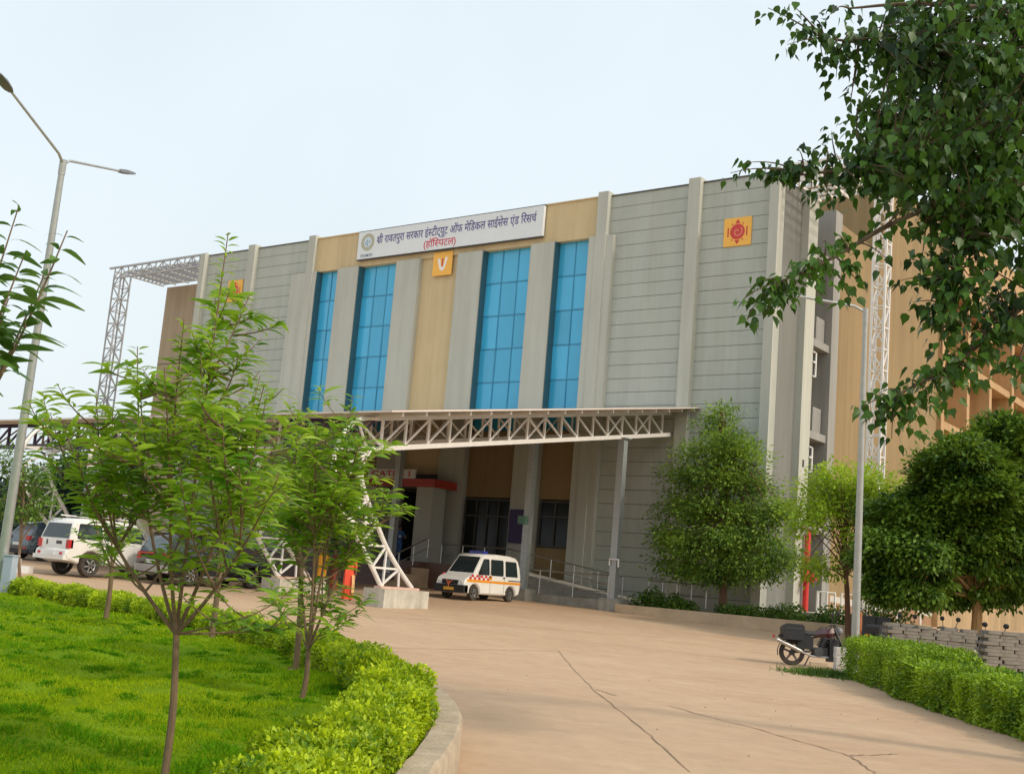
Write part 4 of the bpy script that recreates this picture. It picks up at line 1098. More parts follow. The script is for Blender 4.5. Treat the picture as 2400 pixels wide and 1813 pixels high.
MB().box(-2.285,-2.268,-.26,.26,.64,.75).build('number_plate', M_PLATEW, blk, rel=False)
for k, b in enumerate(side([(-.85,.28),(1.0,.28),(1.0,.34),(-.85,.34)], .03, .03)): b.build('side_step', M_ALLOY, blk, rel=False)

# --- blue-grey hatchback at the far left
p = at(95,1338,47.5)
hx, hy = p.x-.78, p.y+1.2
hat, side, cross, hw = car('hatchback', 'dark blue grey hatchback seen from behind at the far left', 'car', (hx,hy,G(hx,hy)), R(90), M_CARBLUE,
    [(-1.86,.28),(-1.94,.42),(-1.93,.66),(-1.84,.96)], [(-1.84,.96),(-1.45,1.42),(-1.25,1.51),(-.7,1.56),(.1,1.55),(.5,1.44),(1.12,.96)],
    [(1.12,.96),(1.6,.84),(1.86,.68),(1.92,.46),(1.85,.24),(1.75,.2)], .84, .62, (1.2,-1.25), .315, .96, tyre_w=.2)
for poly, nm in ((rounded(-.05,.85,1.0,1.42,.05,0,-.45),'front_window'),(rounded(-1.2,-.13,1.0,1.42,.05,.3,0),'rear_door_window')):
    for b in side(poly): b.build(nm, M_CARGLASS, hat, rel=False)
cross((-1.84,.96),(-1.45,1.42),.05,.94).build('rear_window', mat('pale_car_glass', (.10,.13,.15)), hat, rel=False)
cross((.5,1.44),(1.12,.96),.08,.92).build('windscreen', M_CARGLASS, hat, rel=False)
for s in (1,-1):
    MB().box(-1.93,-1.7,s*.70-.13,s*.70+.13,.76,.94).build('tail_light', M_REDLIGHT, hat, rel=False)
    MB().box(-1.96,-1.9,s*.60-.08,s*.60+.08,.40,.48).build('reflector', M_REDLIGHT, hat, rel=False)
    MB().box(.66,.8,min(s*.84,s*1.0),max(s*.84,s*1.0),.98,1.12).build('mirror', M_CARBLUE, hat, rel=False)
MB().box(-1.965,-1.93,-.25,.25,.55,.66).build('number_plate', M_PLATEW, hat, rel=False)
MB().box(-1.95,-1.86,-.8,.8,.24,.36).build('rear_bumper', M_BLACK, hat, rel=False)

# ------------------------------------------------------------------ motorcycles
def motorcycle(label, loc, rz):
    t = thing('motorcycle', label, 'motorcycle', loc, rz, None)
    B = lambda: MB()
    r = .30
    for x, nm in ((0,'rear_wheel'),(1.27,'front_wheel')):
        w_ = MB().wheel_y((x,0,r), .07, .16, 10).build(nm, M_FRAME, t, True, rel=False)
        MB().wheel_y((x,0,r), r, .10, 24, inner=.215).build('tyre', M_RUBBER, w_, True, rel=False)
        rm = MB().wheel_y((x,0,r), .222, .06, 24, inner=.195)
        for k in range(5):
            a = 2*math.pi*k/5+.3; rm.bar((x,0,r),(x+.2*math.cos(a),0,r+.2*math.sin(a)), .05, .03, up=(0,1,0))
        rm.build('rim', mat('dusty_dark_rim', (.16,.13,.11), .6, .2, 20), w_, True, rel=False)
    MB().bar((-.05,.07,r),(.45,.07,.36),.05).bar((-.05,-.07,r),(.45,-.07,.36),.05).tube([(.45,0,.34),(.40,0,.66),(.95,0,.80),(1.02,0,.62),(.75,0,.34),(.45,0,.30)], .028, 6).build('frame', M_FRAME, t, True, rel=False)
    MB().loft([[(x,y*wd,z+h*k) for y,k in ((-1,0),(-.8,.8),(0,1),(.8,.8),(1,0),(0,-.3))] for x,z,h,wd in ((-.22,.80,.06,.09),(.0,.80,.09,.12),(.35,.745,.09,.12),(.58,.76,.08,.08))]).build('seat', M_BLACK, t, True, rel=False)
    MB().loft([[(x,y*wd,z+h*k) for y,k in ((-1,.25),(-.75,.85),(0,1),(.75,.85),(1,.25),(.6,-.2),(-.6,-.2))] for x,z,h,wd in ((.52,.72,.10,.09),(.66,.72,.22,.14),(.86,.74,.25,.15),(1.0,.80,.14,.07))]).build('fuel_tank', mat('maroon_black_paint', (.06,.014,.018), .25, .3, 5, coat=.8), t, True, rel=False)
    MB().loft([[(x,y*wd,z+h*k) for y,k in ((-1,-.5),(-1,.5),(1,.5),(1,-.5))] for x,z,h,wd in ((-.32,.66,.06,.06),(.0,.68,.14,.10),(.42,.62,.22,.11))]).build('tail_panel', M_BLACK, t, False, rel=False)
    e = MB().box(.48,.82,-.12,.12,.24,.46); e.tube([(.70,0,.44),(.80,0,.70)], .10, 10)
    for k in range(5): e.tube([(.70+.02*k,0,.49+.045*k),(.704+.02*k,0,.505+.045*k)], .135, 10)
    e.tube([(.60,-.13,.36),(.60,-.17,.36)], .11, 12); e.build('engine', mat('engine_grey', (.07,.07,.07), .5, .25, 20, metal=.4), t, True, rel=False)
    MB().tube([(.82,-.06,.62),(.98,-.09,.45),(.85,-.13,.24),(.45,-.15,.24),(.15,-.17,.33)], .022, 8).tube([(.22,-.17,.32),(.15,-.18,.34),(-.38,-.19,.56),(-.40,-.19,.57)], [.03,.048,.05,.03], 10).build('exhaust', M_STAINLESS, t, True, rel=False)
    MB().prism([(-.24,.62),(-.20,.58),(.20,.58),(.25,.66),(.24,.90),(.19,.95),(-.18,.95),(-.25,.88)], 1, -.29, .29).build('luggage_box', M_BLACK, t, rel=False)
    MB().box(-.22,.23,-.30,.30,.83,.85).build('box_lid', M_FRAME, t, rel=False)
    fk = MB()
    for s in (1,-1): fk.tube([(1.27,s*.075,r),(.98,s*.075,.92)], .024, 6)
    fk.build('front_fork', M_FRAME, t, True, rel=False)
    MB().tube([(.92,.38,.98),(.98,.22,1.02),(1.0,0,.96),(.98,-.22,1.02),(.92,-.38,.98)], .018, 6).tube([(.90,.40,.975),(.96,.27,1.01)], .026, 8).tube([(.90,-.40,.975),(.96,-.27,1.01)], .026, 8).build('handlebar', M_FRAME, t, True, rel=False)
    for s in (1,-1):
        MB().tube([(.96,s*.24,1.02),(1.0,s*.30,1.20)], .010, 5).ell((1.0,s*.31,1.26), .035,.09,.07, 10, 6).build('mirror', M_BLACK, t, True, rel=False)
    MB().ell((1.10,0,.88), .09,.09,.10, 12, 8).build('headlight', mat('dull_lamp_glass', (.16,.16,.17), .25, .1), t, True, rel=False)
    MB().loft([[(1.27+rr*math.cos(R(a)),y,r+rr*math.sin(R(a))) for rr,y in ((.335,-.06),(.345,0),(.335,.06))] for a in range(20,171,15)], cap=False).build('front_mudguard', M_BLACK, t, False, rel=False)
    MB().loft([[(rr*math.cos(R(a)),y,r+rr*math.sin(R(a))) for rr,y in ((.34,-.07),(.35,0),(.34,.07))] for a in range(60,196,15)], cap=False).build('rear_mudguard', M_BLACK, t, False, rel=False)
    MB().box(-.46,-.42,-.05,.05,.60,.68).build('tail_light', M_REDLIGHT, t, rel=False)
    MB().tube([(.86,-.13,.70),(.98,-.32,.62),(.98,-.32,.30),(.84,-.13,.26)], .018, 6).tube([(.86,.13,.70),(.98,.32,.62),(.98,.32,.30),(.84,.13,.26)], .018, 6).build('crash_guard', M_BLACK, t, True, rel=False)
    MB().box(.84,1.04,-.24,.24,.16,.66).build('leg_guard', M_BLACK, t, rel=False)
    MB().box(.10,.48,-.11,.11,.40,.68).build('side_cover', M_BLACK, t, rel=False)
    MB().tube([(.45,.08,.30),(.35,.28,.02)], .016, 6).build('side_stand', M_FRAME, t, True, rel=False)
    return t
def dup(root, loc, rz, label):
    r = root.copy(); COL.objects.link(r); r.location = loc; r.rotation_euler = (0,0,rz); r['label'] = label
    for ch in list(root.children):
        c = ch.copy(); COL.objects.link(c); c.parent = r
        for g in ch.children:
            d = g.copy(); COL.objects.link(d); d.parent = c
    return r
mp = at(1855,1557,28.0)
moto = motorcycle('black motorcycle with a top box standing at the end of the clipped hedge', (mp.x,mp.y,G(mp.x,mp.y)), R(33))
moto.rotation_euler[0] = R(-5)
for (px, py_, d, rz, lab) in ((2060,1500,33.5,R(60),'motorcycle hidden to its mirrors behind the left end of the paver stack'),(2165,1520,34.2,R(62),'motorcycle hidden to its mirrors behind the right end of the long paver stack'),(2285,1530,31.5,R(75),'motorcycle standing in the gap between the two paver stacks')):
    q = at(px,py_,d); dup(moto, (q.x,q.y,G(q.x,q.y)), rz, lab)

# ================================================================== PEOPLE
def skin_body(name, joints, bones, parent, m):
    "one continuous body grown over a posed skeleton"
    me = bpy.data.meshes.new(name); keys = list(joints)
    me.from_pydata([joints[k][0] for k in keys], [(keys.index(a), keys.index(b)) for a, b in bones], [])
    o = bpy.data.objects.new(name, me); COL.objects.link(o)
    md = o.modifiers.new('s', 'SKIN'); md.use_smooth_shade = True
    lay = me.skin_vertices[0] if me.skin_vertices else None
    if lay is None:
        bm = bmesh.new(); bm.from_mesh(me); bm.verts.layers.skin.verify(); bm.to_mesh(me); bm.free(); lay = me.skin_vertices[0]
    for i, k in enumerate(keys):
        r = joints[k][1]; lay.data[i].radius = (r, r) if not isinstance(r, tuple) else r
        lay.data[i].use_root = (k == 'pelvis')
    o.modifiers.new('u', 'SUBSURF').levels = 1; o.modifiers['u'].render_levels = 1
    bpy.context.view_layer.update()
    m2 = bpy.data.meshes.new_from_object(o.evaluated_get(bpy.context.evaluated_depsgraph_get()))
    bpy.data.objects.remove(o); bpy.data.meshes.remove(me)
    m2.name = name; m2.materials.clear(); m2.materials.append(m)
    for p in m2.polygons: p.material_index = 0; p.use_smooth = True
    ob = bpy.data.objects.new(name, m2); return link(ob, parent)

def person(label, loc, rz, H=1.6, stride=0.0, arms=((.0,.06),(.0,.06)), group=None):
    """local +x is the way the person faces. arms: (forward swing, outward) per side"""
    t = thing('person', label, 'person', loc, rz, group); k = H/1.7
    J = {}; Bn = []
    def j(n, x, y, z, r): J[n] = (Vector((x*k, y*k, z*k)), r*k if not isinstance(r, tuple) else (r[0]*k, r[1]*k))
    j('pelvis',0,0,.93,.115); j('waist',0,0,1.08,.105); j('chest',0,0,1.27,(.13,.11)); j('neck0',0,0,1.42,.06); j('neck',.01,0,1.49,.05)
    j('head',.02,0,1.59,.088); j('crown',.01,0,1.66,.075); j('nose',.115,0,1.575,.016)
    Bn += [('pelvis','waist'),('waist','chest'),('chest','neck0'),('neck0','neck'),('neck','head'),('head','crown'),('head','nose')]
    for s, y in (('l',1),('r',-1)):
        st = stride*y
        j('hip'+s,0,y*.09,.88,.09); j('knee'+s,st*.5+.02,y*.095,.49,.058); j('ank'+s,st-.02,y*.09,.09,.038); j('toe'+s,st+.14,y*.10,.035,.034)
        Bn += [('pelvis','hip'+s),('hip'+s,'knee'+s),('knee'+s,'ank'+s),('ank'+s,'toe'+s)]
        f, o = arms[0 if y > 0 else 1]
        j('sh'+s,0,y*.17,1.38,.058); j('el'+s,f*.45-.02,y*(.21+o),1.10,.042)
        hx_, hz_ = f*1.0+.05, .86+max(0,f)*.75
        j('wr'+s,hx_,y*(.20+o*1.1),hz_,.028); j('palm'+s,hx_+.02+.05*f,y*(.20+o),hz_-.06,.030)
        Bn += [('chest','sh'+s),('sh'+s,'el'+s),('el'+s,'wr'+s),('wr'+s,'palm'+s)]
        for q in range(4):
            xx = hx_+.045-.028*q+.05*f; ln = (.075,.088,.082,.062)[q]
            j(f'f{q}a{s}',xx,y*(.195+o),hz_-.10,.0095); j(f'f{q}b{s}',xx+.012,y*(.185+o),hz_-.10-ln*.9,.0075)
            Bn += [('palm'+s,f'f{q}a{s}'),(f'f{q}a{s}',f'f{q}b{s}')]
        j('tha'+s,hx_+.065+.05*f,y*(.185+o),hz_-.055,.011); j('thb'+s,hx_+.085+.05*f,y*(.175+o),hz_-.10,.009); Bn += [('palm'+s,'tha'+s),('tha'+s,'thb'+s)]
    skin_body('body', J, Bn, t, M_SKIN)
    h = MB(); h.ell((-.012*k,0,1.62*k), .10*k,.092*k,.10*k, 14, 8)
    ho = h.build('hair', M_HAIR, t, True, rel=False)
    e = MB()
    for s in (1,-1): e.ell((.098*k,s*.034*k,1.605*k), .010*k,.014*k,.009*k, 8, 5)
    e.build('eyes', M_HAIR, t, True, rel=False)
    MB().ell((.100*k,0,1.53*k), .010*k,.024*k,.008*k, 8, 5).build('mouth', mat('lip', (.25,.08,.06), .5, .1), t, True, rel=False)
    for s in (1,-1): MB().ell((.01*k,s*.092*k,1.585*k), .02*k,.012*k,.03*k, 8, 5).build('ear', M_SKIN, t, True, rel=False)
    return t, J, k
def ring(cx, cy, z, rx, ry, n=18, fold=0.0, ph=0.0):
    return [(cx+rx*(1+fold*math.sin(6*2*math.pi*i/n+ph))*math.cos(2*math.pi*i/n), cy+ry*(1+fold*math.sin(6*2*math.pi*i/n+ph))*math.sin(2*math.pi*i/n), z) for i in range(n)]
def sleeve(J, s, r0, r1, upto, m, t, name='sleeve'):
    a, b = J['sh'+s][0], J['el'+s][0]; pts = [Vector((a.x, a.y*.55, a.z+.03)), Vector((a.x, a.y*.85, a.z+.012)), a.lerp(b,.18), a.lerp(b,.55), a.lerp(b, upto)]
    MB().tube(pts, [r0*.55, r0*.86, r0, (r0+r1)/2, r1], 12, cap=True).build(name, m, t, True, rel=False)

# woman in a red orange sari walking by the first leg block
q = at(812,1406,39.2)
wm, J, k = person('woman in a long red orange sari walking behind the first concrete block', (q.x,q.y,G(q.x,q.y)), R(150), 1.58, .14, ((.22,.05),(-.05,.03)))
rs = [ring(.0,0,.045*k,.19*k,.19*k,30,.10,0),ring(.0,0,.35*k,.17*k,.178*k,30,.08,.5),ring(0,0,.72*k,.155*k,.185*k,30,.05,1),ring(0,0,.95*k,.14*k,.182*k,30,.02),ring(0,0,1.10*k,.115*k,.135*k,30)]
MB().loft(rs).build('sari_skirt', M_SARI, wm, True, rel=False, ang=60)
MB().loft([ring(0,0,1.08*k,.138*k,.15*k),ring(0,0,1.25*k,.15*k,.175*k),ring(0,0,1.38*k,.125*k,.165*k),ring(0,0,1.44*k,.075*k,.09*k)]).build('blouse', M_SARI, wm, True, rel=False)
b = MB(); pts = [(.16,-.12,1.0),(.15,.02,1.2),(.08,.14,1.40),(-.06,.15,1.42),(-.16,.12,1.2),(-.20,.10,.85),(-.22,.12,.5)]
b.loft([[(x*k,(y-.09)*k,z*k),((x+.02)*k,y*k,(z+.015)*k),(x*k,(y+.09)*k,z*k),((x-.02)*k,y*k,(z-.015)*k)] for x,y,z in pts]); b.build('sari_drape', M_SARI, wm, True, rel=False)
b = MB(); b.loft([[((x)*k,(y-.05)*k,z*k),((x+.015)*k,y*k,z*k),((x)*k,(y+.05)*k,z*k),((x-.015)*k,y*k,z*k)] for x,y,z in ((-.20,-.10,.9),(-.24,-.12,.6),(-.25,-.12,.28))]); b.build('scarf_end', M_SARIP, wm, True, rel=False)
for s in 'lr': sleeve(J, s, .072*k, .055*k, .8, M_SARI, wm)
for s, y in (('l',1),('r',-1)): MB().ell((J['toe'+s][0].x-.04,J['toe'+s][0].y,.03), .12,.045,.035, 12, 6).build('sandal', M_BLACK, wm, True, rel=False)

# man in blue by the entrance doors
bx_, by_ = on_y(931,1303,43.9).x, 43.9
mn, J, k = person('man in bright blue clothes standing on the landing by the entrance column', (bx_,by_,ZP), R(-35), 1.68, .05, ((.50,.02),(.30,.03)))
MB().loft([ring(0,0,.80*k,.145*k,.175*k),ring(0,0,1.0*k,.14*k,.17*k),ring(0,0,1.25*k,.15*k,.19*k),ring(0,0,1.40*k,.12*k,.175*k),ring(0,0,1.46*k,.075*k,.09*k)]).build('shirt', M_BLUECL, mn, True, rel=False)
for s in 'lr':
    h_, kn, an = J['hip'+s][0], J['knee'+s][0], J['ank'+s][0]
    MB().tube([h_+Vector((0,0,.03)), kn, an+Vector((0,0,-.02))], [.105*k,.078*k,.062*k], 12).build('trouser_leg', M_BLUECL, mn, True, rel=False)
    sleeve(J, s, .075*k, .06*k, .9, M_BLUECL, mn)
    MB().ell((J['toe'+s][0].x-.05,J['toe'+s][0].y,.035), .13,.047,.04, 12, 6).build('shoe', M_BLACK, mn, True, rel=False)
MB().box(.16*k,.18*k,-.05,.05,1.12*k,1.22*k).build('held_paper', M_PLATEW, mn, rel=False)

# two people half hidden by the sapling stems
q = at(748,1392,43.5)
yp, J, k = person('person in a yellow orange kurta half hidden behind the sapling stems', (q.x,q.y,G(q.x,q.y)), R(-60), 1.62, .0, ((.1,.05),(.1,.05)))
MB().loft([ring(0,0,.55*k,.18*k,.20*k,24,.05),ring(0,0,.95*k,.15*k,.18*k,24),ring(0,0,1.25*k,.15*k,.185*k,24),ring(0,0,1.40*k,.12*k,.17*k,24),ring(0,0,1.46*k,.07*k,.09*k,24)]).build('kurta', M_YELCL, yp, True, rel=False)
for s in 'lr':
    MB().tube([J['hip'+s][0], J['knee'+s][0], J['ank'+s][0]], [.10*k,.075*k,.055*k], 12).build('trouser_leg', M_PLINTH, yp, True, rel=False); sleeve(J, s, .075*k, .06*k, 1.0, M_YELCL, yp)
    MB().ell((J['toe'+s][0].x-.05,J['toe'+s][0].y,.035), .13,.047,.04, 12, 6).build('sandal', M_BLACK, yp, True, rel=False)
q = at(778,1392,44.0)
mr, J, k = person('person in dark maroon clothes standing left of the woman in the sari', (q.x,q.y,G(q.x,q.y)), R(-120), 1.6, .0, ((.25,.05),(.1,.05)))
MB().loft([ring(0,0,.05*k,.20*k,.20*k,24,.08),ring(0,0,.55*k,.17*k,.19*k,24,.05),ring(0,0,.95*k,.15*k,.18*k,24),ring(0,0,1.25*k,.15*k,.18*k,24),ring(0,0,1.40*k,.12*k,.165*k,24),ring(0,0,1.45*k,.07*k,.09*k,24)]).build('long_dress', M_MAROON, mr, True, rel=False)
for s in 'lr': sleeve(J, s, .075*k, .06*k, .9, M_MAROON, mr)

# ================================================================== STREET FURNITURE
def lamp(label, base, top, r0, r1, arms):
    t = thing('street_lamp', label, 'street lamp', base, 0, None)
    b_, t_ = Vector(base), Vector(top)
    MB().tube([b_, b_.lerp(t_,.5), t_], [r0,(r0+r1)/2,r1], 8).tube([t_-(t_-b_).normalized()*.35, t_], [r1+.012,r1+.012], 8).build('pole', M_STEEL, t, True, ang=60)
    MB().box(b_.x-.2,b_.x+.2,b_.y-.2,b_.y+.2,b_.z,b_.z+.025).build('base_plate', M_STEEL, t)
    for a in arms:
        a = Vector(a); d = (a-t_).normalized()
        ar = MB().tube([t_-Vector((0,0,.1)), t_+d*.25, a], [.035,.032,.028], 8).build('arm', M_STEEL, t, True)
        sd = d.cross(Vector((0,0,1))).normalized(); up = sd.cross(d)
        rings = []
        for f, w_, h_ in ((-.05,.05,.04),(.05,.10,.06),(.30,.13,.07),(.55,.10,.04),(.60,.03,.02)):
            c = a+d*f; rings.append([c+sd*w_*x+up*h_*z for x,z in ((-1,-.5),(-.7,.6),(0,1),(.7,.6),(1,-.5),(0,-.7))])
        MB().loft(rings).build('lamp_head', mat('lamp_head_grey', (.13,.14,.16), .45, .1), t, True)
    return t
lt = at(149,374,27); lb_ = Vector((lt.x,lt.y,G(lt.x,lt.y)))
la = at(-8,1400,27)
lamp('tall double arm street lamp at the left edge of the lawn', (la.x,la.y,G(la.x,la.y)), lt, .12, .07, [at(24,212,24.6), at(282,401,29.2)])
rt_ = at(2029,722,27); ra_ = at(2002,1568,27)
lamp('single arm galvanised street lamp rising behind the clipped hedge', (ra_.x,ra_.y,G(ra_.x,ra_.y)), rt_, .105, .055, [at(1848,690,27.2)])
c = at(14,1390,26.6)
t = thing('feeder_pillar', 'narrow pale blue metal box at the foot of the left lamp', 'electric box', (c.x,c.y,G(c.x,c.y)), R(20))
MB().box(-.12,.12,-.10,.10,0,1.02).build('cabinet', M_BLUEBOX, t, rel=False); MB().box(-.14,.14,-.12,.12,1.022,1.05).build('lid', M_BLUEBOX, t, rel=False)
MB().box(-.10,.10,-.112,-.102,.1,.95).build('door', M_BLUEBOX, t, rel=False)
c = at(45,1350,38.5)
t = thing('kerb_block', 'white painted stepped kerb block before the hatchback', 'kerb block', (c.x,c.y,G(c.x,c.y)), R(37))
MB().box(-.38,.35,-.2,.2,-.02,.22).build('lower_step', M_PLATEW, t, rel=False); MB().box(-.38,-.08,-.2,.2,.222,.44).build('upper_step', M_PLATEW, t, rel=False)

# --- paver stacks behind the clipped hedge
def pavers(o, rz, nx, nz, ny_, group, label, sx=.40, sy=.22, sz=.085):
    d = Vector((math.cos(rz), math.sin(rz), 0)); e_ = Vector((-d.y, d.x, 0))
    b = MB(); b.box(-sx/2+.006,sx/2-.006,-sy/2+.005,sy/2-.005,.003,sz-.002)
    proto = b.build('paver_block', M_BRICK, rel=False)
    me = proto.data; bpy.data.objects.remove(proto)
    for iz in range(nz):
        for ix in range(nx):
            for iy in range(ny_):
                if iz == nz-1 and random.random() < .3: continue
                j = (.5 if iz % 2 else 0)*sx*.45+random.uniform(-.03,.03)
                p = Vector(o)+d*(ix*sx+j)+e_*(iy*sy+random.uniform(-.018,.018))
                ob = bpy.data.objects.new('paver_block', me); ob.location = (p.x,p.y,G(p.x,p.y)+iz*sz)
                ob.rotation_euler = (0,0,rz+random.uniform(-.05,.05)); COL.objects.link(ob)
                tag(ob, label, 'paver', group)
s1 = at(2092,1600,31.0)
pavers((s1.x,s1.y,0), R(40), 6, 13, 2, 'grey pavers of the longer stack', 'grey concrete paver in the longer stack behind the clipped hedge')
s2 = at(2318,1600,28.4)
pavers((s2.x,s2.y,0), R(44), 5, 14, 2, 'grey pavers of the right edge stack', 'grey concrete paver in the stack at the right edge behind the hedge')
# loose stone and whitish block pile beside the motorcycle
c = at(1968,1562,26.9)
for i in range(7):
    ob = MB().box(-.12,.12,-.13,.13,0,.078).build('pale_block', mat('pale_block', (.50,.48,.45), .95, .12, 5, .3, 40), rel=False)
    ob.location = (c.x+random.uniform(-.02,.02), c.y+random.uniform(-.02,.02), G(c.x,c.y)+.08*i); ob.rotation_euler[2] = R(37)+random.uniform(-.06,.06)
    tag(ob, 'whitish block in the small pile between motorcycle and hedge', 'block', 'whitish blocks beside the motorcycle')
c = at(1917,1570,26.6)
tag(MB().box(-.18,.18,-.12,.12,0,.2).build('kerb_stone', M_CONCD, origin=(0,0,0)), 'loose sandy kerb stone lying under the motorcycle engine', 'stone')
bpy.data.objects['kerb_stone'].location = (c.x,c.y,G(c.x,c.y)); bpy.data.objects['kerb_stone'].rotation_euler[2] = R(33)
# cabinet, orange post and yellow rail in the side yard
c = at(2050,1466,41)
t = thing('utility_cabinet', 'dark grey utility cabinet on a low footing beside the ochre wall', 'cabinet', (c.x,c.y,G(c.x,c.y)), R(30))
MB().box(-.5,.5,-.25,.25,.12,.95).build('casing', mat('cabinet_grey', (.075,.085,.09), .5, .1), t, rel=False); MB().box(-.6,.6,-.35,.35,-.1,.118).build('footing', M_CONC, t, rel=False)
MB().box(-.02,.02,-.262,-.252,.16,.92).build('door_seam', M_BLACK, t, rel=False)
c = at(2016,1470,34)
tag(MB().tube([(c.x,c.y,G(c.x,c.y)),(c.x,c.y,G(c.x,c.y)+1.25)], .05, 8).build('marker_post', mat('rusty_orange', (.45,.16,.06), .8, .2, 6), origin=(c.x,c.y,G(c.x,c.y)), smooth=True), 'thin rusty orange post just right of the lamp pole', 'post')
c = at(2085,1470,37); z = G(c.x,c.y)
b = MB()
for k in (0,1.3): b.tube([(c.x+k*.8,c.y+k*.6,z),(c.x+k*.8,c.y+k*.6,z+.9)], .035, 6)
b.tube([(c.x,c.y,z+.9),(c.x+1.04,c.y+.78,z+.9)], .035, 6)
tag(b.build('guard_rail', mat('yellow_pipe', (.60,.47,.18), .6, .1), origin=(c.x,c.y,z), smooth=True), 'pale yellow pipe guard rail behind the longer paver stack', 'guard rail')
tag(MB().box(-13.5,-8.6,38.6,38.9,.1,.62).build('yard_wall', M_CONCD, origin=(-11,38.7,.1)), 'low sandy yard wall behind the lamp pole and pavers', 'wall')

# ================================================================== TREES
def crown_tree(name, label, base, trunk_pts, trunk_r, blobs, per, size, cl_r, m, bark, T=T_DIA, droop=.3, group=None, limbs=True, shell=.45, cat='tree', twigs=0, lump_r=0.0, fill=0.0):
    t = thing(name, label, cat, base, 0, group)
    b = MB(); tp = spline(trunk_pts, 4); n = len(tp)
    b.tube(tp, [trunk_r*(1-.6*i/(n-1)) for i in range(n)], 9)
    C = []
    for bl in blobs:
        c, r, k = np.array(bl[:3]), np.array(bl[3:6]), bl[6]
        d = rnd_dirs(k); rr = shell+(1-shell)*RG.random(k)**.55
        if lump_r:                       # foliage gathers in separate boughs with dark gaps between them
            m_ = 9; nl = max(3, k//m_); d = rnd_dirs(nl); lc = c+d*r*RG.uniform(.62,1.0,(nl,1))
            d2 = rnd_dirs(nl*m_, -.35, 1.0); lr_ = np.repeat(lump_r*RG.uniform(.65,1.25,nl), m_)
            if fill: d3 = rnd_dirs(int(k*fill)); C.append(c+d3*r*(RG.random((len(d3),1))**.5)*.92)
            C.append(np.repeat(lc, m_, 0)+d2*lr_[:,None]*np.array([1,1,.62])*RG.uniform(.55,1.0,(nl*m_,1)))
        else:
            C.append(c+d*rr[:,None]*r*(1+.12*np.sin(4*d[:,:1]+5*d[:,1:2]+3*d[:,2:])))
        if limbs:
            for q in range(3):
                e = Vector(c+rnd_dirs(1)[0]*r*.75); s = tp[int(n*random.uniform(.45,.98))-1]
                b.tube(bez(s, s.lerp(e,.5)+Vector((0,0,.12*(e-s).length)), e, 5), [trunk_r*.34,trunk_r*.28,trunk_r*.2,trunk_r*.14,trunk_r*.09,trunk_r*.05], 5)
    C = np.concatenate(C)
    for q in range(twigs):
        e = Vector(C[RG.integers(len(C))]); s = tp[int(n*random.uniform(.5,.98))-1]
        b.tube(bez(s, s.lerp(e,.6)+Vector((0,0,.1)), e, 4), [trunk_r*.16,trunk_r*.12,trunk_r*.09,trunk_r*.06,trunk_r*.03], 4)
    b.build('trunk', bark, t, True)
    nC = len(C); k = np.repeat(np.arange(nC), per)
    off = RG.normal(0, 1, (len(k),3))*np.array([cl_r,cl_r,cl_r*.62])
    P = C[k]+off
    cen = C.mean(0)
    out = P-cen; out /= np.maximum(.01, np.linalg.norm(out,axis=1,keepdims=True))
    D = out*.5+off/cl_r*.35+rnd_dirs(len(k))*.6; D[:,2] -= droop
    N = rnd_dirs(len(k))*.7+np.array([0,0,1.0])+out*.3
    V, F = scatter(T, P, D, N, size*RG.uniform(.6,1.3,len(k)))
    np_mesh('crown', V, F, m, t)
    return t

# dense conical tree in the planter before the grey wall
b0 = on_y(1692,1436,42.9); b0.z = .72
def cf(x, y, dy=0): return on_y(x, y, 42.9+dy)
bl = []
for (x, y, rx, rz, k) in ((1690,965,.25,.35,6),(1680,1000,.70,.5,12),(1705,1040,1.05,.6,18),(1650,1065,.95,.5,18),(1735,1065,1.0,.5,18),(1620,1120,1.2,.75,28),(1700,1120,1.4,.9,34),(1755,1150,1.0,.7,20),(1600,1190,1.2,.8,28),(1690,1200,1.7,.9,40),(1785,1205,1.3,.75,28),(1585,1265,1.1,.8,26),(1670,1275,1.7,.9,38),(1755,1265,1.6,.8,32),(1825,1190,.7,.35,9),(1600,1325,1.1,.55,22),(1680,1345,1.2,.5,22),(1765,1325,1.3,.6,26),(1815,1300,.9,.5,16)):
    c = cf(x, y, random.uniform(-.3,.3)); bl.append((c.x,c.y,c.z,rx*.95,rx*.95,rz*.58,int(k*.86)))
crown_tree('dense_tree', 'dense conical green tree in the planter before the right grey wall', b0, [b0, b0+Vector((.02,0,1.5)), b0+Vector((-.1,.1,4.5)), cf(1690,960)], .17, bl, 112, .15, .34, L_CON, M_BARKR, T_DIA, .25, twigs=30)

# light feathery tree behind the street lamp
b0 = at(1990,1440,41.0); b0.z = G(b0.x,b0.y)
bl = []
for (x, y, rx, rz, k) in ((1990,1125,1.05,.5,36),(1930,1160,.95,.55,34),(2050,1150,1.1,.55,38),(1905,1205,.75,.45,20),(1985,1180,1.0,.5,30),(2080,1200,.9,.55,30),(1885,1240,.4,.35,9),(1900,1330,.45,.3,8),(1945,1330,.55,.4,9),(2000,1240,.8,.5,10)):
    c = at(x, y, 41+random.uniform(-.6,.6)); bl.append((c.x,c.y,c.z,rx*1.2,rx*1.2,rz*1.1,int(k*1.3)))
crown_tree('feathery_tree', 'light green feathery tree with bare lower twigs behind the street lamp', b0, [b0, at(1985,1380,41), at(1978,1290,41), at(1985,1190,41)], .11, bl, 42, .15, .26, L_FEATH, M_BARKR, T_DIA, .1, twigs=34, shell=.2)

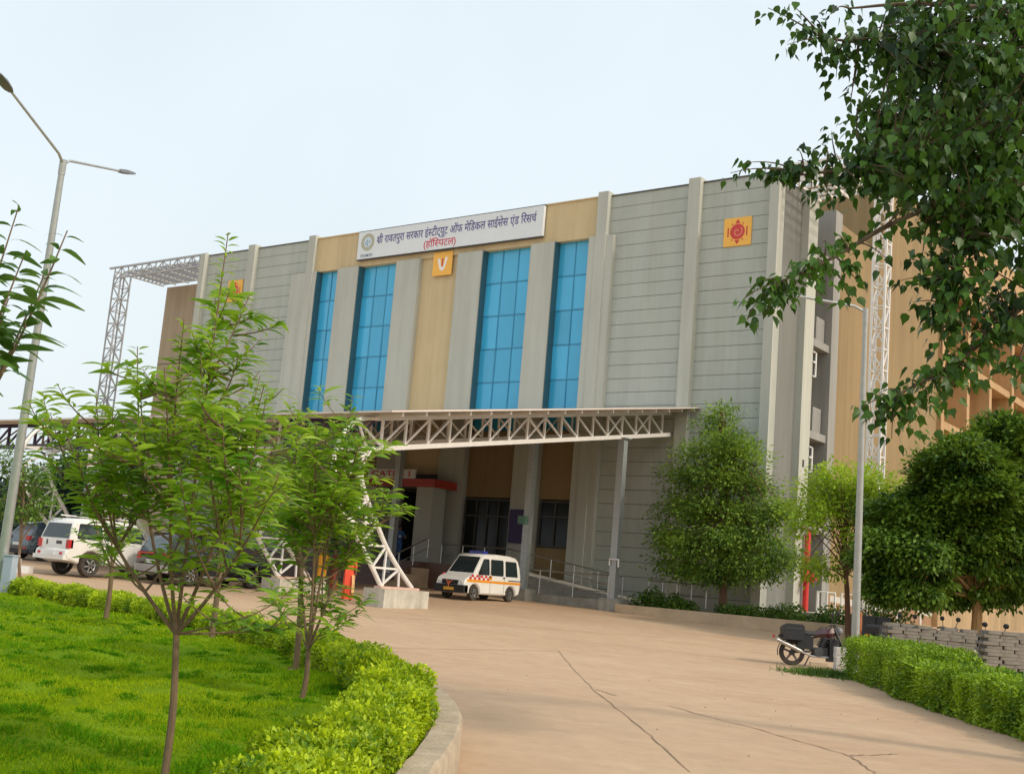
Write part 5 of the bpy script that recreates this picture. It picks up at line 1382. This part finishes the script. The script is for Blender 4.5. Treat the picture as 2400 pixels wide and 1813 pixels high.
# big dark round tree at right
b0 = at(2283,1500,37.5); b0.z = G(b0.x,b0.y)
bl = []
for (x, y, r, k) in ((2165,1395,.7,40),(2300,1385,.8,44),(2240,1395,.6,30),(2440,1390,.8,40),(2072,1335,.7,36),(2070,1395,.5,24),(2280,1050,1.25,105),(2365,1010,1.4,125),(2200,1120,1.3,110),(2300,1130,1.5,125),(2400,1110,1.5,120),(2460,1180,1.5,90),(2110,1200,1.2,105),(2200,1220,1.4,115),(2300,1230,1.5,115),(2400,1230,1.5,110),(2070,1290,1.0,85),(2140,1300,1.2,95),(2230,1300,1.2,90),(2330,1310,1.25,90),(2430,1310,1.3,90),(2060,1370,.75,60),(2110,1380,.6,36),(2190,1350,.8,36),(2400,1370,.9,60),(2480,1340,1.2,40)):
    c = at(x, y, 37.5+random.uniform(-.9,.9)); r *= .92; c = at(x+(14 if x < 2150 else 0), y+max(0,(1300-y)*.10), 37.5+random.uniform(-.9,.9)); bl.append((c.x,c.y,c.z,r,r*1.1,r*.62,int(k*.62)))
crown_tree('mango_tree', 'broad dark round crowned tree over the paver stacks at right', b0, [b0, at(2290,1420,37.5), at(2270,1350,37.5), at(2280,1200,37.5)], .19, bl, 84, .16, .19, L_MANGO, M_BARKP, T_OVAL, .35, twigs=24, lump_r=.52, fill=.8)

# dark trees far behind at the left, beyond the canopy
for (x, y, d, r, k, lab) in ((265,1150,92,6.0,200,'dark bluish tree far behind the canopy, right of the small sapling'),(190,1195,88,4.6,150,'lower dark tree far behind the white off roader'),(70,1225,96,5.0,150,'dark far tree behind the hatchback at the left edge'),(330,1180,95,5.5,150,'far dark tree behind the large sapling'),(0,1215,100,4.6,120,'far dark tree beyond the left lamp pole')):
    c = at(x, y, d); b0 = Vector((c.x,c.y,G(c.x,c.y)))
    crown_tree('far_tree', lab, b0, [b0, b0.lerp(c,.5), c], .3, [(c.x,c.y,c.z,r*.8,r*.8,r*.72,k),(c.x+2,c.y-2,c.z-r*.5,r*.75,r*.75,r*.55,k//2),(c.x-2,c.y,c.z-r*.7,r*.8,r*.8,r*.5,k//2)], 34, .55, .8, L_FAR, M_TWIG, T_DIA, .2, 'dark trees beyond the canopy')

# ------------------------------------------------------------------ saplings on the lawn
def leafy_shoots(paths, radius, step, size, T, start=.3, updir=.38):
    "arching leaves set in a spiral along each shoot"
    P, D, N, S = [], [], [], []
    for pts in paths:
        L = sum((pts[i+1]-pts[i]).length for i in range(len(pts)-1)); n = max(3, int(L*(1-start)/step)); ang = random.uniform(0,6.28)
        for k in range(n):
            t = start+(1-start)*(k+.5)/n; f = t*(len(pts)-1); i = min(int(f), len(pts)-2); p = pts[i].lerp(pts[i+1], f-i); ax = (pts[i+1]-pts[i]).normalized()
            for q in range(2):
                ang += 2.4 if q == 0 else math.pi
                h = Vector((math.cos(ang), math.sin(ang), 0)); d = (h+ax*random.uniform(.25,.6)+Vector((0,0,updir))).normalized()
                tipf = 1-.55*max(0,(t-.82)/.18)
                P.append(p+h*.01); D.append(d); N.append(Vector((random.gauss(0,.42),random.gauss(0,.42),.9))); S.append(size*tipf*random.uniform(.75,1.25))
    return scatter(T, [tuple(v) for v in P], [tuple(v) for v in D], [tuple(v) for v in N], S)
def sapling(label, base, fork, r0, tips, size, step, side=3, m=None, name='sapling', bark=None, group=None, extra=None, start=.42, sub_len=(.3,.6), T=T_LONG, nmain=6, bend=.62):
    mains = []
    t = thing(name, label, 'tree', base, 0, group)
    b = MB(); trunk = spline([base, base.lerp(fork,.5)+Vector((.015,.01,0)), fork], 4)
    b.tube(trunk, [r0*(1-.25*i/(len(trunk)-1)) for i in range(len(trunk))], 9)
    paths = []
    for ti, tip in enumerate(tips):
        st = fork
        if ti >= nmain and paths:      # later shoots leave one of the main stems
            best = None
            for pth in mains:
                for i in (2,3,4,5,6):
                    q = pth[i]; dz = tip.z-q.z; dh = math.hypot(tip.x-q.x, tip.y-q.y)
                    if dz < .12: continue
                    sc_ = abs(dh-dz*.45)+.25*dh+.08*abs(i-4)*dz+random.uniform(0,.12)
                    if best is None or sc_ < best[0]: best = (sc_, q)
            if best: st = best[1]
        c = Vector((st.x+(tip.x-st.x)*bend, st.y+(tip.y-st.y)*bend, st.z+(tip.z-st.z)*.42))
        c += Vector((random.uniform(-.05,.05), random.uniform(-.05,.05), 0))
        p = bez(st, c, tip, 9); paths.append(p)
        if ti < nmain: mains.append(p)
        k_ = .46 if ti < nmain else .22
        b.tube(p, [r0*k_*(1-.9*i/9)+.0022 for i in range(10)], 6)
        for s in range(side):
            i = random.randint(3,8); q = p[i]; a = random.uniform(0,6.28); l = random.uniform(*sub_len)*(1-.35*i/9)
            e = q+Vector((math.cos(a)*l*.75, math.sin(a)*l*.75, l*random.uniform(.25,.75)))
            sp = bez(q, q.lerp(e,.5)+Vector((math.cos(a)*.05,math.sin(a)*.05,-.03)), e, 5); paths.append(sp)
            b.tube(sp, [.006,.005,.0045,.004,.003,.002], 5)
    b.build('trunk', bark or M_BARK, t, True)
    V, F = leafy_shoots(paths, 0, step, size, T, start)
    np_mesh('leaves', V, F, m or L_SAP, t)
    return t
def A(x, y, d): return at(x, y, d)
D1 = 7.15
bs = A(384,1830,D1); bs.z = G(bs.x,bs.y)+LZ-.02
tips = [A(x,y,D1+dd) for x,y,dd in ((535,545,.1),(322,812,.3),(432,748,-.2),(620,900,.2),(150,1000,.2),(655,1110,-.3),
 (585,690,.4),(505,700,.5),(225,915,-.1),(118,968,.3),(385,860,-.4),(470,830,-.5),(560,830,.0),(625,930,-.2),(660,1010,.3),(610,880,.6),(265,960,.6),(180,1060,-.4),(300,1010,-.6),(440,960,.7),(520,960,-.7),(215,1180,.2),(610,1180,.5),(340,1120,.8),(420,1080,-.8),(560,1090,-.6),
 (480,1020,.3),(380,1010,.1),(330,900,-.2),(540,1010,.2),(470,1120,.5),(300,1140,-.2),(250,1060,.2),(400,1160,.2),(520,1160,.0),(600,1040,-.4))]
tips += [A(x,y,D1+dd) for x,y,dd in ((590,1440,-.1),(705,1470,.3),(300,1330,.3),(560,1300,.5))]
sapling('large leafy sapling with a forked brown trunk in the foreground of the lawn', bs, A(413,1485,D1), .0255, tips, .118, .029, 4)
D2 = 11.35
bs = A(705,1650,D2); bs.z = G(bs.x,bs.y)+LZ-.02
fk = A(722,1525,D2)
tips = [A(x,y,D2+dd) for x,y,dd in ((828,925,.0),(890,1120,.3),(740,1000,-.5),(660,1040,.2),(780,985,.4),(862,1010,-.3),(915,1165,-.2),(820,1060,.2),(845,1100,-.1),(770,1080,.1),(720,1090,-.3),(870,1050,.5),(790,1210,-.2),(740,1260,.3),(740,1000,-.5),(700,960,.3),(850,1180,.7),(800,1110,-.7),(760,1150,.8),(690,1060,.5),(720,1180,-.6),(660,1020,.1),(640,1130,.4),(680,1230,-.3),(770,1270,.5))]
tips += [A(x,y,D2+dd) for x,y,dd in ((790,1440,-.2),(700,1420,.4),(770,1400,.3))]
sapling('multi stemmed sapling with dense leaves standing left of the white bowed leg', bs, fk, .030, tips, .158, .040, 5, start=.50, sub_len=(.35,.75), bend=.35, nmain=5)
D3 = 14.5
bs = A(692,1575,D3); bs.z = G(bs.x,bs.y)+LZ-.02
sapling('slender sapling right behind the multi stemmed one', bs, A(706,1330,D3), .04, [A(x,y,D3+dd) for x,y,dd in ((700,1050,.2),(650,1130,-.4),(770,1130,.5),(630,1200,.5),(720,1170,-.5),(600,1120,.1),(590,1220,-.2))], .19, .055, 5, nmain=3)
D4 = 18.5
bs = A(495,1500,D4); bs.z = G(bs.x,bs.y)+LZ-.02
sapling('thin bent sapling behind the right branches of the large sapling', bs, A(520,1260,D4), .05, [A(x,y,D4+dd) for x,y,dd in ((560,1060,.2),(500,1040,-.4),(470,1100,.5),(610,1130,.5),(545,1130,-.5),(430,1150,.2),(520,1180,.3),(590,1200,-.3),(470,1190,0.0))], .20, .06, 5, nmain=3)
D5 = 21.0
bs = A(247,1452,D5); bs.z = G(bs.x,bs.y)+LZ-.02
sapling('small sapling behind the left branches of the large one', bs, A(262,1330,D5), .05, [A(x,y,D5+dd) for x,y,dd in ((265,1120,.2),(210,1180,-.4),(310,1160,.5),(190,1260,.5),(330,1240,-.5),(290,1270,.2),(240,1290,-.2),(225,1130,.3))], .18, .08, 3, nmain=3)
# close sapling whose leaves enter at the left edge
D6 = 6.6
bs = A(-260,1900,D6); bs.z = G(bs.x,bs.y)+LZ-.02
sapling('close sapling whose large leaves reach in at the left edge', bs, A(-230,1250,D6), .03, [A(x,y,D6+dd) for x,y,dd in ((45,480,.0),(158,540,.15),(-20,560,-.3),(105,640,.3),(20,700,-.1),(-60,620,.4),(60,590,-.25))], .18, .07, 0, start=.62, m=L_EDGE, nmain=9, T=T_WIDE)
# fine leaved young tree behind the left lamp
D7 = 33.0
bs = A(45,1385,D7); bs.z = G(bs.x,bs.y)
bl = []
for (x, y, r, k) in ((20,1080,.75,26),(75,1110,.75,26),(40,1150,.85,30),(100,1165,.6,18),(5,1190,.7,22),(70,1205,.6,18)):
    c = at(x, y, D7+random.uniform(-.4,.4)); bl.append((c.x,c.y,c.z,r*.62,r*.62,r*.5,max(4,int(k*.55))))
crown_tree('young_tree', 'fine leaved young tree behind the left street lamp', bs, [bs, at(45,1300,D7), at(55,1180,D7), at(55,1090,D7)],   .05, bl, 34, .13, .17, L_SAPB, M_BARK, T_DIA, .2, shell=.2)

# ------------------------------------------------------------------ heart-leaved tree overhanging from the right
tb = at(2860,1500,12.5); tb.z = G(tb.x,tb.y)
ht = thing('overhanging_tree', 'dark heart leaved tree whose branches overhang the upper right corner', 'tree', tb)
b = MB()
tk = spline([tb, at(2840,1000,12.4), at(2790,500,12.2), at(2720,150,12.0), at(2600,-200,12.0)], 5)
b.tube(tk, [.24*(1-.55*i/(len(tk)-1)) for i in range(len(tk))], 10)
limbs = []
for pl in (((2770,420,12.2),(2560,250,12.0),(2330,150,11.6),(2090,110,11.3),(1930,90,11.2)),
           ((2740,250,12.0),(2450,60,12.0),(2200,10,11.6),(1990,20,11.4)),
           ((2790,520,12.2),(2560,420,11.8),(2310,370,11.3),(2050,390,10.9),(1880,410,10.8)),
           ((2800,560,12.2),(2540,480,11.8),(2300,450,11.4),(2100,520,11.0),(1960,600,10.7),(1830,660,10.4)),
           ((2800,600,12.2),(2520,620,11.6),(2370,740,11.0),(2240,850,10.6),(2110,920,10.3)),
           ((2760,500,12.2),(2480,420,11.4),(2290,500,10.8),(2240,640,10.5),(2210,760,10.4)),
           ((2700,200,12.0),(2500,180,12.8),(2300,250,12.9),(2120,270,12.6),(2010,260,12.4)),
           ((2780,480,12.2),(2600,560,10.8),(2450,700,10.4),(2390,840,10.3))):
    s = spline([at(*p) for p in pl], 5); limbs.append(s); n = len(s)
    b.tube(s, [.05*(1-.88*i/(n-1))+.003 for i in range(n)], 6)
LP = [p for l in limbs for p in l]
tipsP = []
outer = [(1800,12,11.3),(1860,8,11),(1905,40,11.3),(1845,98,11.2),(1880,60,11.5),(1930,130,11.2),(1960,175,11.3),(1995,215,11.4),(2000,300,11.2),(1990,260,11.2),
  (1712,398,10.6),(1745,375,10.6),(1790,385,10.7),(1830,405,10.8),(1870,370,10.8),(1925,330,10.8),(1950,300,11),(1900,440,10.8),(1940,470,10.7),
  (1752,742,10.2),(1745,690,10.2),(1790,650,10.3),(1800,720,10.2),(1845,640,10.4),(1840,690,10.3),(1880,600,10.5),(1900,660,10.4),(1930,560,10.6),(1985,610,10.6),(1990,690,10.5),(2010,650,10.6),(1960,540,10.8),
  (2110,650,10.6),(2140,700,10.5),(2170,640,10.5),(2190,720,10.4),(2205,820,10.4),(2230,860,10.4),(2260,760,10.5),(2280,650,10.6),(2210,600,10.6),(2250,560,10.8),
  (2022,945,10.3),(2050,980,10.3),(2060,915,10.3),(2090,1020,10.2),(2110,950,10.3),(2150,905,10.4),(2165,980,10.3),(2200,880,10.5),(2215,945,10.4),(2260,860,10.6),(2300,830,10.7),(2330,800,10.8),(2370,830,10.4),(2390,900,10.3),(2400,780,10.6),(2350,760,10.8),(2330,640,11),(2390,680,11),(1960,20,11.2),(1985,90,11.3),(1960,110,11),(1990,150,11.2),(1870,340,10.8),(1850,380,10.8),(1890,370,10.7),(1815,690,10.2),(1870,660,10.3),(1920,610,10.5),(1950,640,10.5),(2080,600,10.6),(2130,600,10.6),(2240,700,10.4),(2215,660,10.4),(2250,820,10.4),(2285,720,10.5),(2310,760,10.6),(2340,860,10.4),(2370,740,10.6),(2290,880,10.4),(2180,930,10.3),(2130,980,10.2),(2240,900,10.4),(2075,960,10.2)]
for o in outer: tipsP.append((at(*o), 1))
poly = [(2080,-30),(2480,-30),(2480,620),(2390,590),(2330,560),(2230,550),(2120,500),(2030,450),(1980,410),(2030,350),(2090,270),(2060,120)]
cnt = 0
while cnt < 560:
    x, y = random.uniform(1910,2480), random.uniform(-30,690)
    if pip(poly, np.array([x]), np.array([y]))[0]: tipsP.append((at(x, y, random.uniform(10.2,13.6)), 0)); cnt += 1
poly2 = [(2120,560),(2400,560),(2400,900),(2350,720),(2300,700),(2265,890),(2190,880),(2175,700)]
cnt = 0
while cnt < 42:
    x, y = random.uniform(2110,2400), random.uniform(550,900)
    if pip(poly2, np.array([x]), np.array([y]))[0]: tipsP.append((at(x, y, random.uniform(10.0,11.6)), 0)); cnt += 1
lP, lD, lN, lS = [], [], [], []
for tip, edge in tipsP:
    near = min(LP, key=lambda p: (p-tip).length_squared)
    if (near-tip).length > 1.6: near = tip+(near-tip).normalized()*1.2
    mid = near.lerp(tip,.5)+Vector((random.uniform(-.08,.08),random.uniform(-.08,.08),random.uniform(.0,.12)))
    tw = bez(near, mid, tip+Vector((0,0,-.03)), 6)
    b.tube(tw, [.012,.010,.008,.007,.005,.004,.003], 5)
    n = 16 if edge else 18
    for k in range(n):
        f = (.15 if edge else -.1)+(1.05 if edge else 1.2)*k/n; f = max(0, min(.999, f)); i = int(f*6); p = tw[i].lerp(tw[i+1], f*6-i)
        a = random.uniform(0,6.28); l = random.uniform(.05,.12); q = p+Vector((math.cos(a)*l, math.sin(a)*l, random.uniform(-.10,.03)))
        if not edge: q += Vector((random.gauss(0,.10), random.gauss(0,.10), random.gauss(0,.09)))
        lP.append(tuple(q)); lD.append((math.cos(a)*.5+random.gauss(0,.2), math.sin(a)*.5+random.gauss(0,.2), -random.uniform(.35,1.2)))
        lN.append((random.gauss(0,.6)+math.cos(a)*.5, random.gauss(0,.6)+math.sin(a)*.5, random.uniform(.1,.9))); lS.append(random.uniform(.055,.108)*(1 if edge else 1.12))
b.build('trunk', M_TWIG, ht, True)
V, F = scatter(T_HEART, lP, lD, lN, lS)
np_mesh('leaves', V, F, L_PEEP, ht)

# ================================================================== LIGHT, SKY, CAMERA
SUN_AZ, SUN_EL = 89.0, 38.0          # degrees clockwise from +y
w = bpy.data.worlds.new('World'); SC.world = w; w.use_nodes = True
nt = w.node_tree; bg = nt.nodes['Background']
sky = nt.nodes.new('ShaderNodeTexSky'); sky.sky_type = 'NISHITA'; sky.sun_disc = False
sky.sun_elevation = R(SUN_EL); sky.sun_rotation = R(SUN_AZ); sky.air_density = 1.6; sky.dust_density = 10.0; sky.ozone_density = 1.0; sky.altitude = 200
hz = nt.nodes.new('ShaderNodeMix'); hz.data_type = 'RGBA'; wc = nt.nodes.new('ShaderNodeTexCoord'); wn = nt.nodes.new('ShaderNodeTexNoise'); wn.inputs['Scale'].default_value = 1.6; wn.inputs['Detail'].default_value = 4
wr = nt.nodes.new('ShaderNodeMapRange'); wr.inputs['From Min'].default_value = .3; wr.inputs['From Max'].default_value = .7; wr.inputs['To Min'].default_value = .64; wr.inputs['To Max'].default_value = .84
nt.links.new(wc.outputs['Generated'], wn.inputs['Vector']); nt.links.new(wn.outputs['Fac'], wr.inputs['Value']); nt.links.new(wr.outputs[0], hz.inputs['Factor'])     # thin uneven haze over the whole sky
hz.inputs['B'].default_value = (5.35, 5.88, 6.15, 1)
nt.links.new(sky.outputs[0], hz.inputs['A']); nt.links.new(hz.outputs['Result'], bg.inputs['Color']); bg.inputs['Strength'].default_value = .15
ld = bpy.data.lights.new('sun', 'SUN'); ld.energy = 1.5; ld.angle = R(5.0); ld.color = (1.0,.90,.76)
lo = bpy.data.objects.new('sun', ld); COL.objects.link(lo)
sd = Vector((math.sin(R(SUN_AZ))*math.cos(R(SUN_EL)), math.cos(R(SUN_AZ))*math.cos(R(SUN_EL)), math.sin(R(SUN_EL))))
lo.rotation_euler = sd.to_track_quat('Z','Y').to_euler(); lo.location = (20,0,40)

cd = bpy.data.cameras.new('camera'); cam = bpy.data.objects.new('camera', cd); COL.objects.link(cam)
cd.sensor_fit = 'HORIZONTAL'; cd.sensor_width = 36; cd.lens = 36*CF/2400; cd.clip_end = 6000; cd.clip_start = .05
Mx = Matrix(((_r2[0],_u2[0],-_fw[0],0),(_r2[1],_u2[1],-_fw[1],0),(_r2[2],_u2[2],-_fw[2],CH),(0,0,0,1)))
cam.matrix_world = Mx
SC.camera = cam
SC.render.engine = 'CYCLES'
SC.cycles.max_bounces = 6; SC.cycles.diffuse_bounces = 3; SC.cycles.transmission_bounces = 3; SC.cycles.transparent_max_bounces = 4
SC.cycles.use_denoising = True
SC.view_settings.view_transform = 'Standard'; SC.view_settings.look = 'None'; SC.view_settings.exposure = .3; SC.view_settings.gamma = 1
